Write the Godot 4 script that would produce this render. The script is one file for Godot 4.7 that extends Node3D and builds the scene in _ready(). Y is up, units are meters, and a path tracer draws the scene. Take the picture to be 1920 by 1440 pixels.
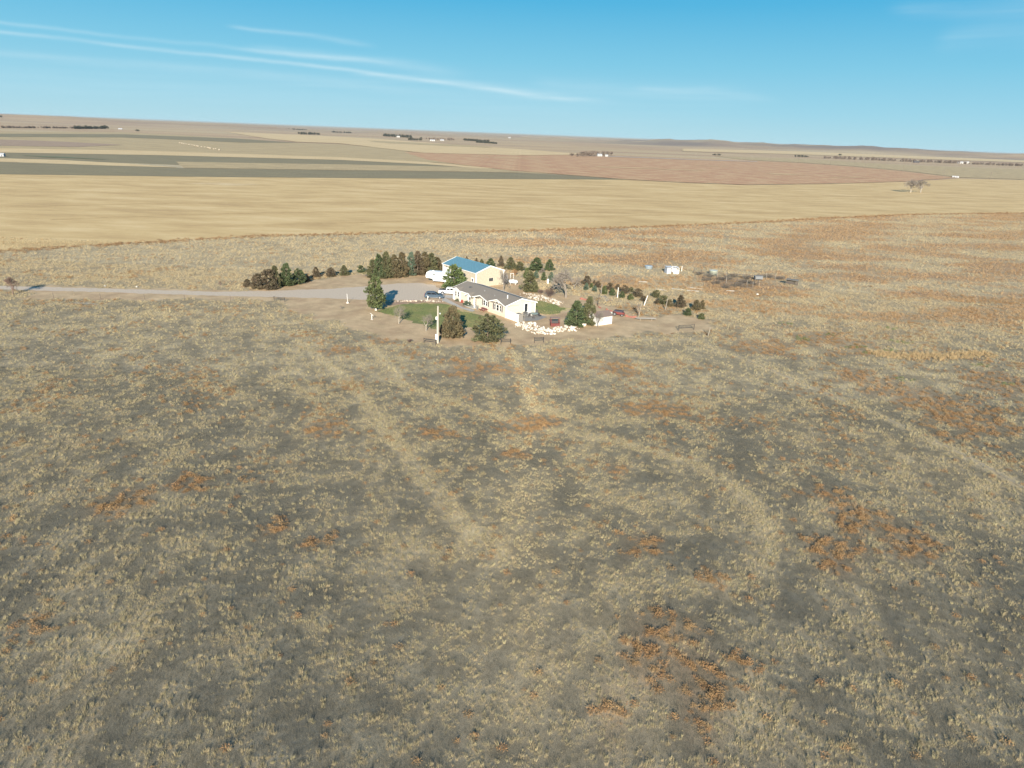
extends Node3D

var rng := RandomNumberGenerator.new()
var used := {}
var mats := {}
var grain_tex: Texture2D
var patch_tex: Texture2D
var streak_tex: Texture2D

func _ready() -> void:
	rng.seed = 4711
	# camera: a drone 40 m above the prairie
	var cam := Camera3D.new()
	cam.name = "camera"
	add_child(cam)
	cam.position = Vector3(0, 40, 0)
	cam.basis = Basis(Vector3.RIGHT, deg_to_rad(-19.4)) * Basis(Vector3.BACK, deg_to_rad(2.24))
	cam.fov = 56.82
	cam.near = 0.5
	cam.far = 60000.0
	cam.current = true
	# sky, air and exposure
	var we := WorldEnvironment.new()
	we.name = "world_environment"
	var env := Environment.new()
	env.background_mode = Environment.BG_SKY
	env.sky = make_sky()
	env.background_energy_multiplier = 1.0
	env.tonemap_mode = Environment.TONE_MAPPER_LINEAR
	env.tonemap_exposure = 2.0
	env.sdfgi_enabled = true
	env.ssao_enabled = true
	env.ssil_enabled = true
	env.fog_enabled = true
	env.fog_density = 0.000016
	env.fog_light_color = Color(0.72, 0.82, 0.9)
	we.environment = env
	add_child(we)
	# low winter sun straight behind the camera
	var sun := DirectionalLight3D.new()
	sun.name = "sun"
	add_child(sun)
	sun.rotation_degrees = Vector3(-19.5, -1.6, 0)
	sun.light_energy = 1.6
	sun.light_color = Color(1.0, 0.96, 0.89)
	sun.light_angular_distance = 0.5
	sun.shadow_enabled = true
	make_textures()
	make_masks()
	make_ground()
	make_fields()
	make_yard()
	make_buildings()
	make_vehicles()
	make_tree_meshes()
	make_trees()
	make_objects()
	make_far_things()
	make_grass()

# ---------------------------------------------------------------- helpers
func numbered(n: String) -> String:
	if not used.has(n):
		used[n] = 0
		return n
	used[n] += 1
	return "%s_%03d" % [n, used[n]]

func tag(o: Node, label: String, category: String, group := "", kind := "") -> Node:
	if label: o.set_meta("label", label)
	if category: o.set_meta("category", category)
	if group: o.set_meta("group", group)
	if kind: o.set_meta("kind", kind)
	return o

func thing(called: String, label: String, category: String, at: Vector3, turn := 0.0, group := "") -> Node3D:
	var o := Node3D.new()
	o.name = numbered(called)
	add_child(o)
	o.position = at
	o.rotation.y = turn
	tag(o, label, category, group)
	return o

func new_st() -> SurfaceTool:
	var st := SurfaceTool.new()
	st.begin(Mesh.PRIMITIVE_TRIANGLES)
	st.set_smooth_group(-1)
	return st

func obj(called: String, st: SurfaceTool, m: Material, parent: Node = null) -> MeshInstance3D:
	st.generate_normals()
	return inst(called, st.commit(), m, parent)

func inst(called: String, mesh: Mesh, m: Material, parent: Node = null) -> MeshInstance3D:
	var o := MeshInstance3D.new()
	o.mesh = mesh
	if m: o.material_override = m
	if parent:
		o.name = called
		parent.add_child(o, true)
	else:
		o.name = numbered(called)
		add_child(o)
	return o

func tri(st: SurfaceTool, a: Vector3, b: Vector3, c: Vector3) -> void:
	st.add_vertex(a); st.add_vertex(b); st.add_vertex(c)

func quad(st: SurfaceTool, a: Vector3, b: Vector3, c: Vector3, d: Vector3) -> void:
	tri(st, a, b, c); tri(st, a, c, d)

func bx(st: SurfaceTool, c: Vector3, s: Vector3, b := Basis.IDENTITY) -> void:
	var h := s * 0.5
	var v: Array[Vector3] = []
	for i in 8:
		v.append(c + b * Vector3(h.x if i & 1 else -h.x, h.y if i & 2 else -h.y, h.z if i & 4 else -h.z))
	quad(st, v[4], v[6], v[7], v[5]); quad(st, v[1], v[3], v[2], v[0])
	quad(st, v[5], v[7], v[3], v[1]); quad(st, v[0], v[2], v[6], v[4])
	quad(st, v[6], v[2], v[3], v[7]); quad(st, v[0], v[4], v[5], v[1])

func box(called: String, c: Vector3, s: Vector3, m: Material, parent: Node, turn := 0.0) -> MeshInstance3D:
	var st := new_st()
	bx(st, c, s, Basis(Vector3.UP, turn))
	return obj(called, st, m, parent)

func side_of(d: Vector3) -> Basis:
	var u := Vector3.UP if absf(d.y) < 0.9 else Vector3.RIGHT
	var x := d.cross(u).normalized()
	return Basis(x, d, x.cross(d).normalized())

func tube(st: SurfaceTool, a: Vector3, b: Vector3, r0: float, r1: float, n := 6, caps := true) -> void:
	var bs := side_of((b - a).normalized())
	for i in n:
		var t0 := TAU * i / n
		var t1 := TAU * (i + 1) / n
		var p0: Vector3 = bs.x * cos(t0) + bs.z * sin(t0)
		var p1: Vector3 = bs.x * cos(t1) + bs.z * sin(t1)
		quad(st, a + p0 * r0, a + p1 * r0, b + p1 * r1, b + p0 * r1)
		if caps:
			tri(st, b, b + p0 * r1, b + p1 * r1)
			tri(st, a, a + p1 * r0, a + p0 * r0)

# a side profile (x, y) pushed through z from z0 to z1; the faces may be drawn in by inset at the ends
func prism(st: SurfaceTool, pts: PackedVector2Array, z0: float, z1: float, scale_end := 1.0) -> void:
	var idx := Geometry2D.triangulate_polygon(pts)
	var mid := Vector2.ZERO
	for p in pts: mid += p / pts.size()
	var q: PackedVector2Array = []
	for p in pts: q.append(mid + (p - mid) * scale_end)
	for i in range(0, idx.size(), 3):
		tri(st, Vector3(q[idx[i]].x, q[idx[i]].y, z1), Vector3(q[idx[i + 1]].x, q[idx[i + 1]].y, z1), Vector3(q[idx[i + 2]].x, q[idx[i + 2]].y, z1))
		tri(st, Vector3(q[idx[i]].x, q[idx[i]].y, z0), Vector3(q[idx[i + 2]].x, q[idx[i + 2]].y, z0), Vector3(q[idx[i + 1]].x, q[idx[i + 1]].y, z0))
	var n := pts.size()
	var e := 0.0 if scale_end == 1.0 else 0.12 * signf(z1 - z0)
	for i in n:
		var a := pts[i]
		var b := pts[(i + 1) % n]
		quad(st, Vector3(a.x, a.y, z0 + e), Vector3(b.x, b.y, z0 + e), Vector3(b.x, b.y, z1 - e), Vector3(a.x, a.y, z1 - e))
		if e != 0.0:
			var c := q[i]
			var d := q[(i + 1) % n]
			quad(st, Vector3(a.x, a.y, z1 - e), Vector3(b.x, b.y, z1 - e), Vector3(d.x, d.y, z1), Vector3(c.x, c.y, z1))
			quad(st, Vector3(c.x, c.y, z0), Vector3(d.x, d.y, z0), Vector3(b.x, b.y, z0 + e), Vector3(a.x, a.y, z0 + e))

func mat(r: float, g: float, b: float, rough := 0.9, metal := 0.0) -> StandardMaterial3D:
	var key := "%s,%s,%s,%s,%s" % [r, g, b, rough, metal]
	if mats.has(key): return mats[key]
	var m := StandardMaterial3D.new()
	m.albedo_color = Color(r, g, b).linear_to_srgb()
	m.roughness = rough
	m.metallic = metal
	mats[key] = m
	return m

# a material whose colour is mottled by the grain texture laid over it in the world
func worn(r: float, g: float, b: float, size: float, rough := 0.9) -> StandardMaterial3D:
	var m := StandardMaterial3D.new()
	m.albedo_color = Color(r, g, b).linear_to_srgb()
	m.albedo_texture = patch_tex
	m.uv1_triplanar = true
	m.uv1_world_triplanar = true
	m.uv1_scale = Vector3.ONE / size
	m.roughness = rough
	return m

func tinted(rough := 0.95) -> StandardMaterial3D:
	var m := StandardMaterial3D.new()
	m.vertex_color_use_as_albedo = true
	m.roughness = rough
	return m

func noise_tex(seed_no: int, freq: float, oct: int, lo: Color, hi: Color, size := 512, ntype := FastNoiseLite.TYPE_SIMPLEX_SMOOTH) -> NoiseTexture2D:
	var n := FastNoiseLite.new()
	n.seed = seed_no
	n.noise_type = ntype
	n.frequency = freq
	n.fractal_octaves = oct
	n.fractal_gain = 0.62
	var t := NoiseTexture2D.new()
	t.width = size
	t.height = size
	t.seamless = true
	t.seamless_blend_skirt = 0.03
	t.noise = n
	var g := Gradient.new()
	g.set_color(0, lo); g.set_color(1, hi)
	t.color_ramp = g
	return t

# a tile of several colours by noise: stops are [value, r, g, b] in linear light
func ramp_tex(seed_no: int, freq: float, oct: int, stops: Array, size := 1024, gain := 0.6) -> NoiseTexture2D:
	var t := noise_tex(seed_no, freq, oct, Color.BLACK, Color.WHITE, size)
	(t.noise as FastNoiseLite).fractal_gain = gain
	var g := Gradient.new()
	var off: PackedFloat32Array = []
	var col: PackedColorArray = []
	for s in stops:
		off.append(s[0])
		col.append(Color(s[1], s[2], s[3]).linear_to_srgb())
	g.offsets = off
	g.colors = col
	t.color_ramp = g
	t.seamless_blend_skirt = 0.03
	return t

func make_textures() -> void:
	grain_tex = noise_tex(11, 0.045, 5, Color(0.58, 0.575, 0.57), Color(1, 1, 1), 1024)
	patch_tex = noise_tex(12, 0.02, 5, Color(0.8, 0.79, 0.78), Color(1, 1, 1), 512)
	streak_tex = noise_tex(13, 0.02, 5, Color(0.68, 0.66, 0.63), Color(1, 1, 1), 1024)

func make_sky() -> Sky:
	# clear winter sky with ice streaks; columns run round the horizon from -z
	var w := 4096
	var h := 2048
	var img := Image.create(w, h, false, Image.FORMAT_RGBF)
	var ramp := Gradient.new()
	ramp.offsets = PackedFloat32Array([0.0, 2.0 / 90, 5.0 / 90, 9.0 / 90, 13.0 / 90, 30.0 / 90, 1.0])
	ramp.colors = PackedColorArray([Color(0.235, 0.36, 0.4), Color(0.178, 0.337, 0.408), Color(0.113, 0.297, 0.400), Color(0.047, 0.234, 0.377), Color(0.033, 0.203, 0.354), Color(0.021, 0.120, 0.267), Color(0.014, 0.073, 0.172)])
	for y in h:
		var el := 90.0 - (y + 0.5) * 180.0 / h
		var c := ramp.sample(maxf(el, 0.0) / 90.0)
		if el < 0.0: c = Color(0.22, 0.19, 0.14)
		img.fill_rect(Rect2i(0, y, w, 1), c)
	# streaks: azimuth and elevation of their course in degrees, [course, half width, strength]
	var streaks := [
		[[-48.87, 4.48, -38.96, 4.73, -33.97, 4.69, -28.89, 4.54, -21.21, 4.32, -13.32, 4.00, -4.84, 3.25, 3.15, 2.62, 10.65, 2.38], 0.085, 0.66],
		[[-41.05, 5.54, -30.29, 5.10, -21.83, 4.94, -17.68, 4.72, -11.04, 4.58, -3.66, 3.95], 0.09, 0.4],
		[[-21.20, 6.22, -16.16, 6.00, -10.25, 5.56], 0.11, 0.42],
		[[-20.47, 4.93, -14.77, 4.82, -7.97, 4.37, -3.27, 4.04], 0.22, 0.4],
		[[-41.44, 3.66, -34.17, 3.49, -28.44, 3.39, -21.29, 3.37, -11.08, 2.97, -3.24, 2.65], 0.2, 0.26],
		[[-13.34, 3.75, -4.84, 3.43, 1.15, 2.81, 7.92, 2.37], 0.2, 0.36],
		[[-0.09, 3.80, 5.87, 3.41, 13.60, 3.18, 18.40, 3.01], 0.38, 0.22],
		[[7.82, 3.50, 13.58, 3.40, 19.13, 2.88], 0.16, 0.24],
		[[23.85, 8.51, 28.43, 8.39, 31.78, 8.44, 40.86, 8.39], 0.4, 0.26],
		[[27.04, 6.53, 31.53, 7.16, 38.86, 7.77], 0.7, 0.2],
		[[-45.86, 2.19, -34.43, 1.97, -18.58, 2.18, 0.79, 1.98, 20.03, 1.67], 0.9, 0.16],
	]
	var n := FastNoiseLite.new()
	n.seed = 5
	n.frequency = 0.5
	n.fractal_octaves = 4
	var per := h / 180.0
	for col in range(-768, 768):
		var x := posmod(col, w)
		var az := (col + 0.5) * 360.0 / w
		var cover := PackedFloat32Array()
		cover.resize(300)
		var any := false
		for s in streaks:
			var c: Array = s[0]
			for k in range(0, c.size() - 2, 2):
				if az < c[k] or az >= c[k + 2]: continue
				var f: float = (az - c[k]) / (c[k + 2] - c[k])
				var mid: float = lerpf(c[k + 1], c[k + 3], f) + 0.1 * n.get_noise_2d(az * 0.35, s[1] * 90.0)
				var total: float = (az - c[0]) / (c[c.size() - 2] - c[0])
				var ends := smoothstep(0.0, 0.12, total) * (1.0 - smoothstep(0.7, 1.0, total))
				var wv: float = s[1] * (0.6 + 0.7 * total)
				for r in range(maxi(0, int((mid - 3.0 * wv) * per)), mini(299, int((mid + 3.0 * wv) * per))):
					var el := (r + 0.5) / per
					var d := el - mid
					var body := exp(-d * d / (2.0 * wv * wv))
					cover[r] += 0.72 * s[2] * ends * body * clampf(0.72 + 0.55 * n.get_noise_2d(az * 0.12 + el * 0.7, el * 5.0 - az * 0.12), 0.0, 1.4)
					any = true
		if not any: continue
		for r in 300:
			if cover[r] < 0.003: continue
			var y := h / 2 - 1 - r
			img.set_pixel(x, y, img.get_pixel(x, y).lerp(Color(0.36, 0.45, 0.48), clampf(cover[r], 0.0, 0.85)))
	var p := PanoramaSkyMaterial.new()
	p.panorama = ImageTexture.create_from_image(img)
	var sky := Sky.new()
	sky.sky_material = p
	return sky

# ---------------------------------------------------------------- the ground
var n_big := FastNoiseLite.new()
var n_mid := FastNoiseLite.new()
var n_fine := FastNoiseLite.new()
var yard_poly := pts([-111.63, -159.87, -95.06, -161.13, -74.71, -165.89, -57.28, -167.23, -49, -156.67, -37.22, -147.95, -28.87, -140.56, -17.21, -135.14, -0.3, -136.74, 12.98, -142.94, 27.41, -149.68, 41.08, -153.49, 47.19, -161.02, 43.09, -167.52, 30.04, -166.47, 24.47, -173.27, 16.75, -185.42, 4.86, -194.21, -1.32, -215.3, -11.16, -216.76, -22.37, -214.35, -44.92, -206.07, -54.3, -194.47, -67.26, -177.1, -89.54, -175.5, -120.12, -172.9])
var dry_poly := pts([37.04, -196.71, 36.9, -220.7, 57.71, -239.5, 55.08, -200.1, 72.98, -186.38, 71.35, -174.27, 53.74, -160.07, 45.64, -162.26, 40.9, -169.3, 36.6, -174.17])
var lawn_poly := pts([-32.28, -161, -30.16, -165.14, -27.04, -168.77, -21.73, -170.85, -17, -170.8, -13.81, -165.7, -10.03, -162.57, -7.02, -159.95, -4.66, -156.34, -6.99, -152.16, -9.55, -149.93, -12.86, -145.45, -15.96, -145.86, -19.24, -149.36, -22.67, -153.02, -27.29, -157.18])
var lawn_poly_b := pts([4.61, -178.16, 6.53, -178.5, 8.23, -176.36, 10.17, -174.32, 12, -171.16, 11.16, -167.68, 9.46, -164.18, 6.93, -164.3, 4.8, -165.54])
var drive_poly := pts([-152.59, -170.5, -134.88, -171.34, -127.01, -171.37, -101.71, -173.18, -73.53, -174.45, -58.36, -179.43, -48.79, -182.79, -40.59, -187.62, -33.34, -193.01, -26.29, -195.15, -22.28, -192.6, -18.5, -185.59, -16.4, -181.33, -15.79, -177.63, -17.33, -176.73, -18.66, -175.27, -23.44, -173.81, -37.43, -171.93, -46.03, -172.02, -55.85, -171.35, -71.79, -170.1, -99.49, -169.17, -124.4, -167.6, -131.99, -167.41, -149.33, -166.6])
var trails := [
	[3.95, -134.7, 12.75, -139.72, 20.92, -144.08, 37.23, -146.83, 45.68, -133.11, 53.99, -114.98, 60.25, -100.39, 64.71, -86.76, 66.58, -75.51],
	[-28.98, -135.77, -17.58, -110.19, -7.28, -102.29, 3.34, -95.3, 13.07, -92.02, 24.14, -84.45, 28.72, -76.4, 29.18, -69.08, 26.95, -63.16, 22.4, -58.71, 15.24, -56.39, 10.3, -56.9],
	[-42.24, -133.89, -29.47, -115.66, -22.14, -102.28, -15.71, -88.69, -9.81, -76.61, -4.54, -66.56, 0.7, -59.93],
	[-0.24, -132.31, 2.26, -113.85, 3.47, -103.92, 8.26, -99.95],
]
var rust_spots := [
	Vector3(12.58, 0, -47.12), 3.6, Vector3(16.24, 0, -44.36), 3.2, Vector3(14.1, 0, -50.47), 2.6, Vector3(40.26, 0, -73.46), 5.0, Vector3(42.43, 0, -67.85), 4.5, Vector3(33.93, 0, -64.14), 3.0,
	Vector3(68.27, 0, -116.07), 7.0, Vector3(71.99, 0, -106.6), 8.0, Vector3(64.56, 0, -124.14), 6.0, Vector3(90.09, 0, -124.19), 8.0, Vector3(3.37, 0, -97.33), 4.0, Vector3(-3, 0, -121.95), 5.0, Vector3(18.55, 0, -124.66), 5.0,
	Vector3(22.68, 0, -103.68), 5.0, Vector3(10.22, 0, -133.73), 4.0, Vector3(-8.74, 0, -121.22), 5.0, Vector3(-41.49, 0, -69.46), 3.6, Vector3(-37.71, 0, -74.25), 2.5, Vector3(14.08, 0, -82.31), 1.8, Vector3(0.37, 0, -85.05), 1.8,
	Vector3(-26.87, 0, -92.26), 3.2, Vector3(13.89, 0, -63.72), 2.2, Vector3(-19.66, 0, -63.33), 1.8, Vector3(-24.25, 0, -65.63), 1.8, Vector3(-25.88, 0, -136.21), 3.0, Vector3(-32.83, 0, -129.67), 3.5, Vector3(69.23, 0, -149.72), 9.0, Vector3(52.05, 0, -143.23), 7.0,
	Vector3(28.39, 0, -172.79), 5.0, Vector3(36.6, 0, -174.17), 5.0, Vector3(8.46, 0, -41.8), 1.6, Vector3(19.9, 0, -46.91), 1.6, Vector3(-39.21, 0, -48.67), 2.0, Vector3(20.82, 0, -58.61), 2.0, Vector3(-9.41, 0, -91.14), 3.0,
]
var mask_trail := PackedFloat32Array()
var mask_rust := PackedFloat32Array()
var mask_path := PackedFloat32Array()
const MX := -150
const MZ := -210
const CELL := 0.5
const MW := 640
const MH := 380

func pts(a: Array) -> PackedVector2Array:
	var o: PackedVector2Array = []
	for i in range(0, a.size(), 2): o.append(Vector2(a[i], a[i + 1]))
	return o

func make_masks() -> void:
	n_big.seed = 1; n_big.frequency = 1.0 / 34.0; n_big.fractal_octaves = 3
	n_mid.seed = 2; n_mid.frequency = 1.0 / 7.0; n_mid.fractal_octaves = 3
	n_fine.seed = 3; n_fine.frequency = 1.0 / 1.9; n_fine.fractal_octaves = 2
	mask_trail.resize(MW * MH)
	mask_rust.resize(MW * MH)
	mask_path.resize(MW * MH)
	for t in trails:
		var line := pts(t)
		var worn_in: bool = t == trails[0]
		for k in line.size() - 1:
			var a := line[k]
			var b := line[k + 1]
			for j in range(int((minf(a.y, b.y) - 5.0 - MZ) / CELL), int((maxf(a.y, b.y) + 5.0 - MZ) / CELL)):
				for i in range(int((minf(a.x, b.x) - 5.0 - MX) / CELL), int((maxf(a.x, b.x) + 5.0 - MX) / CELL)):
					var x := i * CELL + MX
					var z := j * CELL + MZ
					if i < 0 or j < 0 or i >= MW or j >= MH: continue
					var p := Vector2(x, z)
					var d := p.distance_to(Geometry2D.get_closest_point_to_segment(p, a, b)) + 1.0 * n_mid.get_noise_2d(x, z)
					if worn_in and d < 0.4: mask_path[j * MW + i] = 1.0
					mask_trail[j * MW + i] = maxf(mask_trail[j * MW + i], 1.0 - smoothstep(0.5, 1.5, d))
	for k in range(0, rust_spots.size(), 2):
		var c: Vector3 = rust_spots[k]
		var r: float = rust_spots[k + 1]
		for j in range(int((c.z - r * 1.6 - MZ) / CELL), int((c.z + r * 1.6 - MZ) / CELL) + 1):
			for i in range(int((c.x - r * 1.6 - MX) / CELL), int((c.x + r * 1.6 - MX) / CELL) + 1):
				var x := i * CELL + MX
				var z := j * CELL + MZ
				if i < 0 or j < 0 or i >= MW or j >= MH: continue
				var d := Vector2(x - c.x, z - c.z).length() / r + 0.9 * n_mid.get_noise_2d(x, z)
				mask_rust[j * MW + i] = maxf(mask_rust[j * MW + i], 1.0 - smoothstep(0.5, 1.2, d))

func look(m: PackedFloat32Array, x: float, z: float) -> float:
	var i := int(roundf((x - MX) / CELL))
	var j := int(roundf((z - MZ) / CELL))
	if i < 0 or j < 0 or i >= MW or j >= MH: return 0.0
	return m[j * MW + i]

func height(x: float, z: float) -> float:
	var h := 0.0
	if z > -112.0:
		h = 0.45 * (sin(x * 0.071 + 1.0) * sin(z * 0.062) + 0.5 * sin(x * 0.16 - z * 0.11)) * smoothstep(-112.0, -88.0, z)
	var r := Vector2(x, z).length()
	if r > 5600.0 and z < 0.0:
		var az := rad_to_deg(atan2(x, -z))
		var rise := smoothstep(5600.0, 7000.0, r)
		var up := 6.0 + 5.0 * sin(az * 0.55 + 0.5) + 5.0 * sin(az * 1.7 + r * 0.0011) + 3.0 * sin(az * 4.1 - r * 0.0017)
		up += 40.0 * smoothstep(5.0, 13.0, az) * (1.0 - 0.35 * smoothstep(24.0, 36.0, az)) + 5.0 * sin(az * 1.9 + 0.6 * sin(az * 0.7)) * smoothstep(5.0, 10.0, az)
		up += 24.0 * (1.0 - smoothstep(-32.0, -12.0, az))
		h += rise * maxf(up, 2.0) 
	return h

func lines(near_lo: float, near_hi: float, step: float, lo: float, hi: float, grow: float) -> PackedFloat32Array:
	var o: PackedFloat32Array = []
	var v := near_lo
	while v <= near_hi + 0.001:
		o.append(v)
		v += step
	var s := step
	var a := near_lo
	while a > lo:
		s *= grow
		a -= s
		o.insert(0, a)
	s = step
	a = near_hi
	while a < hi:
		s *= grow
		a += s
		o.append(a)
	return o

func in_yard(x: float, z: float) -> bool:
	var q := Vector2(x + 2.2 * n_mid.get_noise_2d(x, z), z + 4.0 * n_mid.get_noise_2d(x + 91.0, z))
	return Geometry2D.is_point_in_polygon(q, yard_poly)

const LITTER := Vector3(0.158, 0.144, 0.106)
const STRAW := Vector3(0.48, 0.385, 0.235)
const RUST := Vector3(0.33, 0.19, 0.095)
const MOWN := Vector3(0.5, 0.365, 0.212)

func ground_colour(x: float, z: float) -> Vector3:
	var big := n_big.get_noise_2d(x, z)
	var mid := n_mid.get_noise_2d(x, z)
	var r := -z
	if r > 900.0 or absf(x) > 900.0:
		var f := n_big.get_noise_2d(x * 0.03, z * 0.11)
		var f2 := n_big.get_noise_2d(x * 0.012 + 50.0, z * 0.06)
		var far := Vector3(0.5, 0.36, 0.2).lerp(Vector3(0.4, 0.262, 0.155), clampf(0.5 + 1.3 * f, 0, 1))
		far = far.lerp(Vector3(0.5, 0.39, 0.225), clampf(1.8 * f2, 0, 0.85))
		var rr := Vector2(x, z).length()
		if rr > 5400.0:
			var az := rad_to_deg(atan2(x, -z))
			var f3 := n_big.get_noise_2d(x * 0.02 + 9.0, z * 0.02)
			far = far.lerp(Vector3(0.21, 0.16, 0.12), clampf(0.55 + 1.2 * f3, 0, 1) * (0.3 + 0.65 * smoothstep(4.0, 12.0, az)))
		return far
	var straw := clampf(0.22 + 0.3 * big + 0.5 * mid + 0.42 * smoothstep(55.0, 150.0, r) + 0.3 * smoothstep(150.0, 215.0, r), 0, 1)  # straw by noise; paler with distance, partly the anti-sun brightening put into colour
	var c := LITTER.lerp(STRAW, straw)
	var rust := look(mask_rust, x, z) * 0.3
	# the rusty growth north-east of the buildings and along the stubble
	var b2 := n_big.get_noise_2d(x * 0.55 + 300.0, z * 1.3)
	rust = maxf(rust, clampf(0.35 + 1.5 * b2 + 0.5 * mid, 0, 0.85) * smoothstep(-20.0, 60.0, x + 0.25 * (r - 160.0)) * smoothstep(140.0, 200.0, r))
	c = c.lerp(RUST, rust)
	c = c.lerp(STRAW * 1.05, 0.75 * look(mask_trail, x, z))
	if Geometry2D.is_point_in_polygon(Vector2(x + 5.0 * mid, z + 5.0 * big), dry_poly): c = c.lerp(Vector3(0.47, 0.37, 0.22), 0.75)
	if r > 120.0 and r < 240.0 and in_yard(x, z):
		c = MOWN.lerp(Vector3(0.42, 0.285, 0.165), clampf(0.2 + 0.9 * mid + 0.6 * big, 0, 1))
	return c

func make_ground() -> void:
	var xs := lines(-66, 66, 1.0, -15000, 15000, 1.05)
	var zs := lines(-215, -118, 1.0, -15000, 400, 1.045)
	var st := SurfaceTool.new()
	st.begin(Mesh.PRIMITIVE_TRIANGLES)
	for z in zs:
		for x in xs:
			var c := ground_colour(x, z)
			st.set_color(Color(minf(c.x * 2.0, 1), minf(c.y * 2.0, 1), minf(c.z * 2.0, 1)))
			st.set_normal(Vector3.UP)
			st.add_vertex(Vector3(x, height(x, z), z))
	var w := xs.size()
	for j in zs.size() - 1:
		for i in w - 1:
			var a := j * w + i
			st.add_index(a); st.add_index(a + 1); st.add_index(a + w)
			st.add_index(a + 1); st.add_index(a + w + 1); st.add_index(a + w)
	st.generate_normals()
	var m := tinted()
	m.albedo_texture = grain_tex
	m.uv1_triplanar = true
	m.uv1_world_triplanar = true
	m.uv1_scale = Vector3.ONE / 5.1
	m.detail_enabled = true
	m.detail_albedo = patch_tex
	m.detail_blend_mode = BaseMaterial3D.BLEND_MODE_MUL
	m.detail_uv_layer = BaseMaterial3D.DETAIL_UV_2
	m.uv2_triplanar = true
	m.uv2_world_triplanar = true
	m.uv2_scale = Vector3.ONE / 61.0
	tag(inst("ground", st.commit(), m), "dry winter prairie ground around the homestead", "ground", "", "structure")

# a level sheet from an outline; its edge is broken up by noise
func sheet(called: String, outline: PackedVector2Array, y: float, m: Material, label: String, category: String, rough_edge := 0.5, step := 2.0) -> MeshInstance3D:
	var o: PackedVector2Array = []
	for i in outline.size():
		var a := outline[i]
		var b := outline[(i + 1) % outline.size()]
		var k := maxi(1, int(a.distance_to(b) / step))
		for j in k:
			var p := a.lerp(b, float(j) / k)
			var e := 0.0 if rough_edge == 0.0 else rough_edge
			o.append(p + Vector2(n_fine.get_noise_2d(p.x * 3.0 / step, p.y * 3.0 / step), n_fine.get_noise_2d(p.x * 3.0 / step + 77.0, p.y * 3.0 / step)) * e)
	var idx := Geometry2D.triangulate_polygon(o)
	var st := new_st()
	for k in range(0, idx.size(), 3):
		var a := o[idx[k]]
		var b := o[idx[k + 1]]
		var c := o[idx[k + 2]]
		if (b - a).cross(c - a) < 0.0:
			var t := b
			b = c
			c = t
		tri(st, Vector3(a.x, y, a.y), Vector3(b.x, y, b.y), Vector3(c.x, y, c.y))
	return tag(obj(called, st, m), label, category, "", "structure")

func field_mat(r: float, g: float, b: float, along := 160.0, across := 14.0, fine := 5.0) -> StandardMaterial3D:
	var m := StandardMaterial3D.new()
	m.albedo_color = Color(minf(r * 1.9, 1), minf(g * 1.9, 1), minf(b * 1.9, 1)).linear_to_srgb()
	m.albedo_texture = streak_tex
	m.uv1_triplanar = true
	m.uv1_world_triplanar = true
	m.uv1_scale = Vector3(1.0 / along, 1.0, 1.0 / across)
	m.detail_enabled = true
	m.detail_albedo = patch_tex
	m.detail_blend_mode = BaseMaterial3D.BLEND_MODE_MUL
	m.detail_uv_layer = BaseMaterial3D.DETAIL_UV_2
	m.uv2_triplanar = true
	m.uv2_world_triplanar = true
	m.uv2_scale = Vector3(1.0 / (fine * 1.7), 1.0, 1.0 / fine)
	m.roughness = 0.95
	return m

var stubble_poly := pts([-180.49, -195.02, -170.17, -210.6, -160.26, -219.28, -131.76, -244.22, -97.36, -271.83, -54.62, -293.09, -2.63, -315.74, 58.83, -349.56, 98.27, -373.28, 136.61, -398.08, 186.57, -434.15, 252.63, -476.27, 363.52, -527.76, 464.45, -542.86, 1048.66, -1245.91, 809.21, -1195.12, 683, -1155.13, 503.06, -965.57, 351.55, -834.09, 227.32, -740.49, 162.71, -738.65, 106.22, -755.06, -82.18, -648.86, -236.86, -567.45, -364.02, -512.97, -438.94, -491.7])

func field_cover(t: Texture2D, along: float, across: float, fine := 9.0) -> StandardMaterial3D:
	var m := field_mat(0.5, 0.5, 0.5, along, across, fine)
	m.albedo_color = Color.WHITE
	m.albedo_texture = t
	return m

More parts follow.
